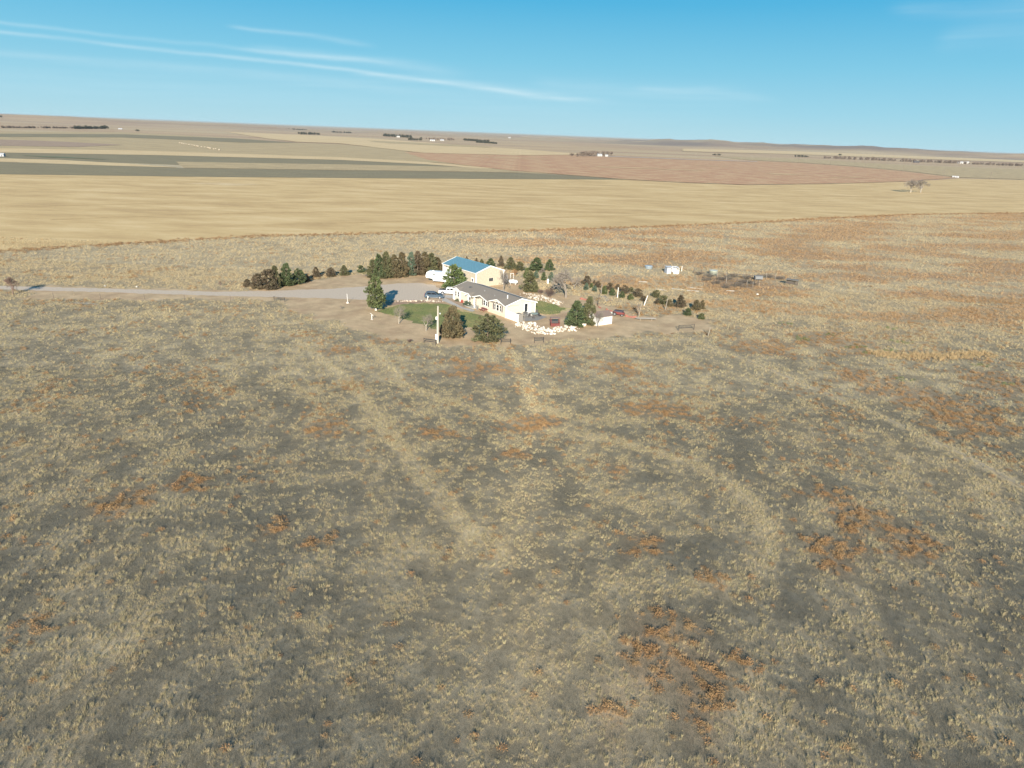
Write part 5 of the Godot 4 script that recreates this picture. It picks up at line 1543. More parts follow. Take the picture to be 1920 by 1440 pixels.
func rock_bed(label: String, centre: Vector3, spots: Array, n: int, meshes: Array, m: Array) -> void:
	var o := thing("rock_bed", label, "rocks", centre)
	for k in n:
		var s: Array = spots[k % spots.size()]
		var q: Vector3 = s[0]
		var rr := sqrt(rng.randf()) * float(s[1])
		var a := rng.randf() * TAU
		var p := q + Vector3(cos(a) * rr, 0, sin(a) * rr * float(s[2])) - centre
		var heap: float = maxf(0.0, 1.0 - rr / s[1]) * s[3]
		var g := inst("stone", meshes[rng.randi() % 4], m[rng.randi() % m.size()], o)
		var size := 0.2 + 0.55 * pow(rng.randf(), 1.7)
		g.transform = Transform3D(Basis.from_euler(Vector3(rng.randf() * 0.6, rng.randf() * TAU, rng.randf() * 0.6)).scaled(Vector3(size, size * rng.randf_range(0.7, 1.1), size * rng.randf_range(0.7, 1.2))), p + Vector3(0, size * 0.2 + heap * rng.randf(), 0))

func make_objects() -> void:
	var white := mat(0.78, 0.77, 0.74, 0.6)
	var wood := worn(0.34, 0.3, 0.25, 1.0)
	var old := worn(0.14, 0.12, 0.1, 1.0)
	var iron := mat(0.05, 0.045, 0.045, 0.6)
	var concrete := worn(0.6, 0.57, 0.52, 1.0)
	# power pole at the yard fence
	var o := thing("power_pole", "pale wooden power pole with meter box and lamp at the lawn edge", "power pole", Vector3(-15.13, 0, -136.38))
	var st := new_st()
	tube(st, Vector3(0, -0.3, 0), Vector3(0, 7.6, 0), 0.21, 0.15, 12)
	obj("pole", st, worn(0.52, 0.48, 0.41, 1.0), o)
	box("transformer_box", Vector3(-0.27, 5.2, 0.16), Vector3(0.3, 0.55, 0.28), white, o)
	box("meter_box", Vector3(-0.29, 1.35, 0.16), Vector3(0.36, 1.1, 0.3), mat(0.6, 0.66, 0.7, 0.5), o)
	rod(o, "conduit", Vector3(-0.2, 1.9, 0.12), Vector3(-0.17, 5.0, 0.11), 0.03, mat(0.4, 0.4, 0.4))
	rod(o, "lamp_arm", Vector3(0.12, 6.1, 0), Vector3(0.42, 6.25, 0.1), 0.025, iron)
	st = new_st()
	tube(st, Vector3(0.42, 6.02, 0.1), Vector3(0.42, 6.28, 0.1), 0.13, 0.06, 8)
	obj("lamp_head", st, mat(0.65, 0.66, 0.66, 0.4), o)
	rod(o, "insulator", Vector3(0, 7.2, 0.1), Vector3(-0.3, 7.25, 0.1), 0.03, iron)
	# braces and posts of the yard fence
	brace(Vector3(-17.88, 0, -136.19), Vector3(-15.44, 0, -135.38), 1.05, "dark pipe brace running left from the foot of the power pole")
	brace(Vector3(-2.56, 0, -137.38), Vector3(-0.64, 0, -137.65), 1.2, "dark pipe brace below the big round juniper")
	brace(Vector3(4.23, 0, -139.3), Vector3(6.1, 0, -139.96), 1.2, "dark pipe brace below the white rocks")
	brace(Vector3(36.61, 0, -153.73), Vector3(40.4, 0, -155.21), 1.3, "dark pipe brace at the right end of the yard")
	brace(Vector3(-58.1, 0, -167.38), Vector3(-55.23, 0, -166.44), 1.05, "dark pipe brace below the drive left of the yard")
	var fp := "steel posts of the fence along the drive"
	var fence := [[Vector3(-117.96, 0, -161), "leftmost thin fence post, under the round bare tree"], [Vector3(-107.44, 0, -161.18), "second thin fence post from the left below the drive"], [Vector3(-97.07, 0, -162.18), "third thin fence post from the left, above the pale bank"], [Vector3(-87.35, 0, -163.35), "fourth thin fence post from the left below the drive"], [Vector3(-78.37, 0, -164.37), "fifth thin fence post from the left below the drive"], [Vector3(-67.97, 0, -165.63), "sixth thin fence post, left of the pipe brace"]]
	for f in fence: pole("fence_post", f[1], f[0], 1.3, 0.055, old, Vector3.ZERO, fp)
	var posts := [
		[Vector3(22.98, 0, -188.54), 2.9, wood, Vector3(0.1, 0, 0), "old_post", "grey wooden post left of the rounded green pine"],
		[Vector3(27.08, 0, -185.97), 2.7, white, Vector3(0.05, 0, 0), "white_post", "upright white post among the young pines"],
		[Vector3(20.97, 0, -176.77), 2.9, iron, Vector3(0.2, 0, 0), "iron_post", "dark iron post behind the spruces"],
		[Vector3(32.75, 0, -177.61), 2.6, white, Vector3(0.75, 0, 0), "white_post", "white post leaning to the right beside a dark juniper"],
		[Vector3(29.48, 0, -165.32), 3.6, wood, Vector3(0.5, 0, 0), "old_post", "long slanted grey post among the rusty weeds"],
		[Vector3(37.52, 0, -173.75), 2.9, wood, Vector3(0.25, 0, 0), "old_post", "grey post in front of the bronze juniper"],
		[Vector3(42.15, 0, -149.67), 2.0, wood, Vector3(0.3, 0, 0), "old_post", "pale leaning post alone in the grass at the yard's right end"],
		[Vector3(53.58, 0, -230.22), 1.6, white, Vector3.ZERO, "white_post", "short pale post right of the tumbledown white shed"],
	]
	for p in posts: pole(p[4], p[5], p[0], p[1], 0.1 if p[4] != "iron_post" else 0.07, p[2], p[3])
	# flag pole, hydrants
	o = thing("flag_pole", "slim white pole on a round base left of the front pine", "pole", Vector3(-40.39, 0, -167.6))
	rod(o, "pole", Vector3(0, 0, 0), Vector3(-0.1, 2.3, 0), 0.045, white)
	st = new_st()
	tube(st, Vector3(0, -0.1, 0), Vector3(0, 0.3, 0), 0.42, 0.3, 12)
	obj("base", st, concrete, o)
	var hy := [[Vector3(-31.63, 0, -153.04), "white hydrant post on a concrete pad on the mown bank"], [Vector3(-21.83, 0, -173.79), "white hydrant post beside the blue car"]]
	for h in hy:
		o = thing("yard_hydrant", h[1], "hydrant", h[0], 0.0, "yard hydrants")
		rod(o, "stand_pipe", Vector3(0, 0, 0), Vector3(-0.05, 1.1, 0), 0.06, white)
		rod(o, "spout", Vector3(-0.03, 1.1, 0), Vector3(0.3, 0.95, 0.05), 0.05, white)
		rod(o, "lever", Vector3(-0.05, 1.28, 0), Vector3(-0.42, 1.36, 0), 0.03, white)
		st = new_st()
		tube(st, Vector3(0, -0.1, 0), Vector3(0, 0.06, 0), 0.32, 0.28, 9)
		obj("pad", st, concrete, o)
	# stones
	var sm := stone_meshes()
	var chalk := [worn(0.7, 0.66, 0.58, 0.8), worn(0.58, 0.52, 0.43, 0.8), worn(0.74, 0.71, 0.66, 0.8)]
	rock_bed("heap of white limestone rocks in front of the house gable", Vector3(4.19, 0, -150.66), [[Vector3(2.8, 0, -152.28), 2.6, 1.5, 0.7], [Vector3(4.18, 0, -150.21), 2.5, 1.3, 0.3], [Vector3(6, 0, -148.26), 2.4, 1.2, 0.2], [Vector3(7.26, 0, -148.01), 2.0, 1.0, 0.1], [Vector3(9.44, 0, -150.55), 2.0, 1.0, 0.1], [Vector3(11.32, 0, -152.66), 2.0, 1.3, 0.1], [Vector3(12.66, 0, -151.49), 1.8, 1.4, 0.0], [Vector3(2.33, 0, -153.6), 2.0, 1.0, 0.6]], 230, sm, chalk)
	rock_bed("band of white limestone rocks behind the small lawn", Vector3(6, 0, -179.03), [[Vector3(3.3, 0, -183.63), 2.6, 1.2, 0.4], [Vector3(5.1, 0, -182.66), 2.4, 1.0, 0.2], [Vector3(6.86, 0, -180.43), 2.3, 1.0, 0.2], [Vector3(8.73, 0, -178.89), 2.2, 1.2, 0.1], [Vector3(10.55, 0, -176.77), 2.2, 1.2, 0.1]], 120, sm, [chalk[1], chalk[0], worn(0.5, 0.45, 0.38, 0.8)])
	var edge_m := [worn(0.4, 0.33, 0.28, 0.8), worn(0.62, 0.54, 0.45, 0.8), worn(0.22, 0.19, 0.17, 0.8)]
	rock_bed("row of mixed stones edging the drive above the lawn", Vector3(-25.86, 0, -172.19), [[Vector3(-30.25, 0, -170.82), 1.0, 0.5, 0.0], [Vector3(-28.38, 0, -171.45), 1.0, 0.5, 0.0], [Vector3(-26.5, 0, -172.07), 1.0, 0.5, 0.0], [Vector3(-24.61, 0, -172.7), 1.0, 0.5, 0.0], [Vector3(-22.37, 0, -172.8), 1.4, 0.6, 0.0], [Vector3(-20.39, 0, -172.85), 1.4, 0.6, 0.0], [Vector3(-18.7, 0, -173.15), 1.0, 0.5, 0.0]], 60, sm, edge_m)
	var lone := [[Vector3(15.51, 0, -154.69), 1.5, "single white boulder in front of the spruces", 0], [Vector3(-103.38, 0, -175.48), 0.55, "left white stone on the far verge of the drive", 0], [Vector3(-95.64, 0, -175.98), 0.6, "right white stone on the far verge of the drive", 0], [Vector3(67.69, 0, -196.73), 0.8, "white stone in the grass below the old corral", 0]]
	for q in lone:
		var g := inst("white_boulder", sm[q[3]], chalk[0])
		g.position = q[0] + Vector3(0, q[1] * 0.22, 0)
		g.scale = Vector3(q[1], q[1] * 0.75, q[1])
		tag(g, q[2], "boulder")
	# picnic table, planters and bushes at the house front
	o = thing("picnic_table", "dark red picnic table on the grass before the house front", "table", Vector3(-7.39, 0, -164.87), deg_to_rad(-52))
	var redwood := mat(0.2, 0.06, 0.055, 0.7)
	for k in 5: box("board", Vector3(0, 0.74, -0.3 + k * 0.15), Vector3(1.8, 0.045, 0.135), redwood, o)
	for s in [-1, 1]:
		for k in 2: box("bench_board", Vector3(0, 0.44, s * (0.62 + k * 0.15)), Vector3(1.8, 0.045, 0.135), redwood, o)
		for t in [-1, 1]: rod(o, "leg", Vector3(s * 0.65, 0, t * 0.55), Vector3(s * 0.65, 0.72, t * 0.15), 0.05, redwood)
		rod(o, "cross_beam", Vector3(s * 0.65, 0.4, -0.75), Vector3(s * 0.65, 0.4, 0.75), 0.045, redwood)
	var bushes := [[Vector3(-11.76, 0, -169.97), 2.2, 1.25, leaf(0.1, 0.14, 0.1), "round grey green bush beside the porch", "clipped_bush"], [Vector3(-14.3, 0, -174.52), 1.7, 0.65, leaf(0.13, 0.15, 0.09), "low grey bush under the bay windows", "low_bush"], [Vector3(-13.24, 0, -172.92), 0.8, 0.8, mat(0.4, 0.09, 0.07), "small reddish plant between the two grey bushes", "red_plant"]]
	for q in bushes:
		var c := inst(q[5], conifer_crowns["bush"][2], q[3])
		c.position = q[0]
		c.scale = Vector3(q[1], q[2], q[1])
		tag(c, q[4], "bush")
	o = thing("plant_pot", "small dark pot at the porch edge", "pot", Vector3(-8.98, 0, -165.96))
	st = new_st()
	tube(st, Vector3.ZERO, Vector3(0, 0.42, 0), 0.16, 0.22, 10)
	obj("pot", st, mat(0.16, 0.16, 0.17), o)
	for k in 3:
		var pl := inst("plant", shrub_meshes[0], mat(0.2, 0.2, 0.12), o)
		pl.position = Vector3(0.05 * k - 0.05, 0.38, 0)
		pl.scale = Vector3(0.4, 0.3, 0.4)
	# patio set
	o = thing("patio_table", "patio table under a grey green cover", "table", Vector3(4.61, 0, -161.83))
	st = new_st()
	tube(st, Vector3(0, 0.68, 0), Vector3(0, 0.76, 0), 0.95, 0.9, 14)
	obj("table_cover", st, mat(0.2, 0.25, 0.23, 0.8), o)
	for k in 4:
		var a := k * PI / 2 + 0.4
		rod(o, "leg", Vector3(cos(a) * 0.6, 0.02, sin(a) * 0.6), Vector3(cos(a) * 0.6, 0.7, sin(a) * 0.6), 0.04, iron)
	var spots := [[Vector3(3.35, 0, -160.6), 0.4, "patio chair left of the covered table"], [Vector3(5.85, 0, -161.26), -0.9, "patio chair right of the covered table"], [Vector3(4.32, 0, -158.99), 0.1, "patio chair in front of the covered table"], [Vector3(5.15, 0, -163.74), 3.0, "patio chair behind the covered table"]]
	for q in spots:
		o = thing("patio_chair", q[2], "chair", q[0] + Vector3(0, 0.03, 0), q[1], "dark patio chairs")
		box("seat", Vector3(0, 0.42, 0), Vector3(0.55, 0.06, 0.55), iron, o)
		box("backrest", Vector3(0, 0.75, 0.27), Vector3(0.55, 0.6, 0.05), iron, o)
		for s in [-1, 1]:
			for t in [-1, 1]: rod(o, "leg", Vector3(s * 0.24, 0, t * 0.24), Vector3(s * 0.24, 0.42, t * 0.24), 0.025, iron)
	o = thing("barbecue_grill", "dark barbecue grill beside the sliding door", "grill", Vector3(2.49, 0, -160.97) + Vector3(0, 0.03, 0), deg_to_rad(-40))
	box("hood", Vector3(0, 0.95, 0), Vector3(0.9, 0.34, 0.55), mat(0.09, 0.09, 0.09, 0.4), o)
	box("cabinet", Vector3(0, 0.4, 0), Vector3(0.8, 0.76, 0.5), mat(0.14, 0.14, 0.14, 0.5), o)
	for s in [-1, 1]: box("side_shelf", Vector3(s * 0.68, 0.82, 0), Vector3(0.42, 0.04, 0.46), mat(0.3, 0.3, 0.3, 0.4), o)
	# red seat under a slatted roof
	o = thing("garden_arbour", "red garden seat under a brown slatted roof by the white rocks", "garden seat", Vector3(8.99, 0, -153.46), deg_to_rad(8))
	var paint := mat(0.15, 0.036, 0.03, 0.7)
	for s in [-1, 1]:
		for t in [-1, 1]: box("post", Vector3(s * 0.95, 0.95, t * 0.6), Vector3(0.1, 1.9, 0.1), paint, o)
		box("side_panel", Vector3(s * 0.95, 0.45, 0), Vector3(0.06, 0.75, 1.08), paint, o)
	for k in 6: box("front_board", Vector3(-0.75 + k * 0.3, 0.42, 0.6), Vector3(0.27, 0.72, 0.05), paint, o)
	box("seat", Vector3(0, 0.46, -0.15), Vector3(1.7, 0.06, 0.7), paint, o)
	box("backrest", Vector3(0, 0.85, -0.5), Vector3(1.7, 0.6, 0.06), iron, o)
	for k in 7: box("roof_slat", Vector3(0, 1.95, -0.66 + k * 0.22), Vector3(2.2, 0.05, 0.17), worn(0.28, 0.2, 0.17, 1.0), o)
	# white marker and tank behind
	o = thing("propane_tank", "white propane tank right of the shop", "tank", Vector3(-0.79, 0, -197.91), deg_to_rad(-10))
	st = new_st()
	tube(st, Vector3(-1.0, 0.85, 0), Vector3(1.0, 0.85, 0), 0.5, 0.5, 14)
	tube(st, Vector3(1.0, 0.85, 0), Vector3(1.3, 0.85, 0), 0.5, 0.18, 14)
	tube(st, Vector3(-1.3, 0.85, 0), Vector3(-1.0, 0.85, 0), 0.18, 0.5, 14)
	obj("tank", st, white, o)
	for s in [-1, 1]: box("saddle", Vector3(s * 0.7, 0.2, 0), Vector3(0.2, 0.4, 0.7), concrete, o)
	rod(o, "valve_dome", Vector3(0, 1.32, 0), Vector3(0, 1.5, 0), 0.14, white, 8)
	o = thing("clothes_frame", "small pale arched frame behind the propane tank", "frame", Vector3(-1.21, 0, -206.84))
	for s in [-1, 1]: rod(o, "upright", Vector3(s * 0.45, -0.1, 0), Vector3(s * 0.45, 1.5, 0), 0.05, white)
	rod(o, "crossbar", Vector3(-0.5, 1.5, 0), Vector3(0.5, 1.5, 0), 0.05, white)
	o = thing("white_marker", "white upright marker box beside the small green pine", "box", Vector3(9.08, 0, -200.99))
	box("case", Vector3(0, 0.65, 0), Vector3(0.45, 1.3, 0.4), white, o)
	box("cap", Vector3(0, 1.34, 0), Vector3(0.52, 0.08, 0.48), mat(0.5, 0.55, 0.62), o)
	# orange snow netting lying in the weeds
	var nets := [[[16.81, -182.52, 18.51, -181.24, 19.86, -180.86], "left length of red netting lying behind the spruces"], [[20.7, -176.73, 20.8, -173.8, 21.36, -172.75], "short bunch of red netting beside the iron post"], [[22.38, -171.22, 23.58, -169.19, 24.44, -167.7], "red netting lying left of the small red machine"], [[26.3, -165.34, 27.45, -164.47, 28.8, -164.17], "red netting lying right of the small red machine"]]
	for q in nets:
		var l := pts(q[0])
		st = new_st()
		for k in l.size() - 1:
			for j in 4:
				var a := l[k].lerp(l[k + 1], j / 4.0)
				var b := l[k].lerp(l[k + 1], (j + 1) / 4.0)
				var ha := 0.35 + 0.25 * n_fine.get_noise_2d(a.x * 2.0, a.y)
				var hb := 0.35 + 0.25 * n_fine.get_noise_2d(b.x * 2.0, b.y)
				quad(st, Vector3(a.x, 0.02, a.y + 0.5), Vector3(b.x, 0.02, b.y + 0.5), Vector3(b.x, hb, b.y - 0.1), Vector3(a.x, ha, a.y - 0.1))
				quad(st, Vector3(a.x, ha, a.y - 0.1), Vector3(b.x, hb, b.y - 0.1), Vector3(b.x, 0.02, b.y - 0.6), Vector3(a.x, 0.02, a.y - 0.6))
		tag(obj("red_netting", st, worn(0.42, 0.17, 0.12, 0.7)), q[1], "netting")
	# boards and pipes stacked on the grass
	o = thing("pipe_stack", "low stack of grey pipes on the mown grass right of the shed", "pipes", Vector3(30.66, 0, -162.42), deg_to_rad(6))
	for k in 6: rod(o, "pipe", Vector3(-2.4 + 0.2 * (k % 3), 0.42 + 0.03 * (k % 2), -0.5 + k * 0.2), Vector3(2.2 + 0.3 * (k % 2), 0.42, -0.5 + k * 0.2), 0.05, worn(0.3, 0.28, 0.25, 1.0))
	for s in [-1, 1]: box("trestle", Vector3(s * 1.4, 0.19, 0), Vector3(0.12, 0.38, 1.0), wood, o)
	var scrap := [[Vector3(41.05, 0, -198.19), -0.5, 3.2, "pale sheet of roofing lying left of the corral"], [Vector3(46.07, 0, -199.87), -0.35, 3.4, "thin pale board lying below the tumbledown shed"], [Vector3(51.5, 0, -202.38), -0.32, 4.2, "long white board lying left of the corral fence"], [Vector3(49.99, 0, -198.42), -0.15, 3.2, "shorter pale board lying below the long white one"], [Vector3(61.12, 0, -200.51), -0.05, 2.2, "white trough lying in front of the corral"], [Vector3(37.52, 0, -208.97), 0.0, 2.4, "grey board lying in the dry grass left of the corral"]]
	for q in scrap:
		st = new_st()
		bx(st, Vector3(0, 0.12, 0), Vector3(q[2], 0.1, 0.35))
		bx(st, Vector3(0.1, 0.2, 0.2), Vector3(float(q[2]) * 0.8, 0.06, 0.2), Basis(Vector3.UP, 0.06))
		var g := obj("scrap_board", st, worn(0.62, 0.6, 0.56, 1.0))
		g.position = q[0]
		g.rotation.y = q[1]
		tag(g, q[3], "board")
	# tumbledown shed and old corral
	o = thing("tumbledown_shed", "small white tumbledown shed with an open dark front", "shed", Vector3(49.37, 0, -225.58), deg_to_rad(8))
	box("back_wall", Vector3(0, 1.05, -1.2), Vector3(4.0, 2.1, 0.1), white, o)
	box("side_wall", Vector3(-1.95, 0.95, 0), Vector3(0.1, 1.9, 2.3), worn(0.6, 0.62, 0.66, 1.0), o)
	box("side_wall", Vector3(1.95, 0.95, 0), Vector3(0.1, 1.9, 2.3), white, o)
	box("front_panel", Vector3(-1.3, 0.9, 1.2), Vector3(1.3, 1.8, 0.08), worn(0.62, 0.64, 0.68, 1.0), o)
	box("front_panel", Vector3(1.0, 0.6, 1.2), Vector3(1.9, 1.1, 0.08), white, o)
	box("roof_sheet", Vector3(-1.0, 2.12, 0), Vector3(2.2, 0.08, 2.7), worn(0.66, 0.68, 0.72, 1.0), o)
	box("roof_sheet", Vector3(1.3, 2.0, -0.4), Vector3(1.6, 0.08, 1.9), worn(0.6, 0.62, 0.66, 1.0), o)
	box("corner_post", Vector3(-0.55, 0.95, 1.26), Vector3(0.14, 1.9, 0.14), old, o)
	o = thing("stock_tank", "grey blue metal stock tank in the weeds left of the tumbledown shed", "tank", Vector3(43.28, 0, -232.81))
	st = new_st()
	tube(st, Vector3(0, 0, 0), Vector3(0, 0.85, 0), 1.2, 1.25, 16, false)
	tube(st, Vector3(0, 0.6, 0), Vector3(0, 0.62, 0), 1.18, 1.18, 16)
	obj("tub", st, worn(0.25, 0.3, 0.33, 2.0, 0.5), o)
	rod(o, "rim", Vector3(0, 0.84, 0), Vector3(0, 0.9, 0), 1.28, mat(0.4, 0.45, 0.48, 0.4), 16)
	o = thing("stock_tank", "pale green upright tank at the back of the old corral", "tank", Vector3(62.88, 0, -226.59))
	st = new_st()
	tube(st, Vector3(0, 0, 0), Vector3(0, 1.3, 0), 1.3, 1.3, 16)
	obj("tub", st, worn(0.33, 0.36, 0.29, 2.0, 0.6), o)
	rod(o, "rim", Vector3(0, 1.28, 0), Vector3(0, 1.34, 0), 1.34, mat(0.5, 0.52, 0.46, 0.5), 16)
	var runs := [[[56.8, -227.61, 63.21, -222.61], "weathered corral fence at the back left"], [[57.78, -218.87, 63.54, -213.32, 71.9, -210.14], "long weathered corral fence in the middle"], [[58.6, -209.13, 67.29, -205.39], "front weathered corral fence with pale posts"], [[63.21, -222.61, 73.99, -222.18], "weathered corral fence behind the middle run"], [[76.08, -223.49, 83.51, -220.65], "weathered corral fence right of the chute"], [[67.29, -205.39, 72.4, -210.24], "short weathered corral fence joining the chute"]]
	for q in runs:
		var l := pts(q[0])
		var base := Vector3(l[0].x, 0, l[0].y)
		o = thing("corral_fence", q[1], "fence", base, 0.0, "weathered fences of the old corral")
		for k in l.size() - 1:
			var a := Vector3(l[k].x, 0, l[k].y) - base
			var b := Vector3(l[k + 1].x, 0, l[k + 1].y) - base
			var n := maxi(2, int(a.distance_to(b) / 2.4))
			for j in n + 1:
				var p := a.lerp(b, float(j) / n)
				rod(o, "post", p - Vector3(0, 0.2, 0), p + Vector3(rng.randf_range(-0.15, 0.15), rng.randf_range(1.3, 1.8), 0), 0.09, wood if rng.randf() < 0.4 else old)
			for y in [0.5, 0.9, 1.25]: rod(o, "rail", a + Vector3(0, y + rng.randf_range(-0.12, 0.12), 0.1), b + Vector3(0, y + rng.randf_range(-0.2, 0.12), 0.1), 0.055, old, 5)
	o = thing("loading_chute", "dark brown wooden loading chute in the old corral", "chute", Vector3(71.15, 0, -212.39), deg_to_rad(70))
	for s in [-1, 1]:
		for k in 5: box("plank", Vector3(0, 0.3 + k * 0.36, s * 0.5), Vector3(2.6, 0.3, 0.06), worn(0.11, 0.08, 0.065, 1.0), o)
		for x in [-1.2, 0, 1.2]: box("post", Vector3(x, 1.0, s * 0.58), Vector3(0.12, 2.0, 0.1), old, o)
	box("ramp", Vector3(0, 0.5, 0), Vector3(2.7, 0.08, 0.9), old, o)
	o = thing("metal_feeder", "grey metal feeder standing right of the dark chute", "feeder", Vector3(74.8, 0, -218.9), deg_to_rad(5))
	box("bin", Vector3(0, 0.95, 0), Vector3(2.4, 0.9, 1.2), worn(0.22, 0.23, 0.24, 1.0, 0.6), o)
	for s in [-1, 1]:
		for t in [-1, 1]: rod(o, "leg", Vector3(s * 1.0, -0.1, t * 0.5), Vector3(s * 1.0, 0.6, t * 0.5), 0.06, old)
	box("lid", Vector3(0, 1.43, 0), Vector3(2.6, 0.06, 1.4), worn(0.25, 0.26, 0.27, 1.0, 0.6), o)
	o = thing("cattle_shelter", "low dark slanting cattle shelter at the right of the corral", "shelter", Vector3(83.14, 0, -213.12), deg_to_rad(-28))
	for k in 7: box("roof_board", Vector3(-1.5 + k * 0.5, 1.75, 0), Vector3(0.46, 0.06, 2.2), worn(0.23, 0.23, 0.22, 1.0), o)
	for s in [-1, 1]:
		for t in [-1, 1]: rod(o, "post", Vector3(s * 1.6, -0.1, t * 0.95), Vector3(s * 1.6, 1.75, t * 0.95), 0.09, old)
		if s == 1:
			for k in 3: box("side_board", Vector3(0, 0.35 + k * 0.4, -0.98), Vector3(3.2, 0.3, 0.05), worn(0.12, 0.1, 0.09, 1.0), o)

# ---------------------------------------------------------------- far away
func far_tree(called: String, label: String, group: String, x: float, z: float, w: float, h: float, k: int, m: Material) -> void:
	var o := thing(called, label, "tree", Vector3(x, height(x, z), z), k * 1.7, group)
	var st := new_st()
	tube(st, Vector3(0, -0.5, 0), Vector3(0, h * 0.5, 0), h * 0.03, h * 0.02, 5)
	obj("trunk", st, mat(0.12, 0.1, 0.08), o)
	var c := inst("crown", far_crowns[k % 3], m, o)
	c.scale = Vector3(w, h, w)

# a shelter belt: so far off that it reads as one mass
func belt(label: String, a: Vector3, b: Vector3, h: float, wide: float, m: Material, gap := 0.0) -> void:
	var st := SurfaceTool.new()
	st.begin(Mesh.PRIMITIVE_TRIANGLES)
	var n := int(a.distance_to(b) / (h * 0.45))
	for k in n:
		if rng.randf() < gap: continue
		var p := a.lerp(b, (k + rng.randf()) / n) + Vector3(0, 0, rng.randf_range(-wide, wide))
		var s := h * rng.randf_range(0.6, 1.1)
		st.append_from(far_crowns[k % 3], 0, Transform3D(Basis(Vector3.UP, rng.randf() * TAU).scaled(Vector3(s * 0.9, s, s * 0.9)), Vector3(p.x, -s * 0.08, p.z)))
	tag(inst("tree_belt", st.commit(), m), label, "trees", "", "stuff")

func far_house(called: String, label: String, at: Vector3, w: float, d: float, h: float, turn: float, wall_m: Material, roof_m: Material) -> void:
	var o := thing(called, label, "building", at, turn)
	var st := new_st()
	w *= 0.65
	d *= 0.7
	h *= 0.62
	bx(st, Vector3(0, h * 0.5, 0), Vector3(w, h, d))
	obj("wall", st, wall_m, o)
	st = new_st()
	prism(st, PackedVector2Array([Vector2(-d * 0.56, h + 0.02), Vector2(d * 0.56, h + 0.02), Vector2(0, h + d * 0.3)]), -w * 0.52, w * 0.52)
	st.generate_normals()
	var r := inst("roof", st.commit(), roof_m, o)
	r.rotation.y = PI / 2
	for k in 2: box("door" if k else "window", Vector3(-w * 0.2 + k * w * 0.4, h * 0.4, d * 0.5 + 0.06), Vector3(w * 0.12, h * 0.6, 0.1), mat(0.08, 0.08, 0.09), o)

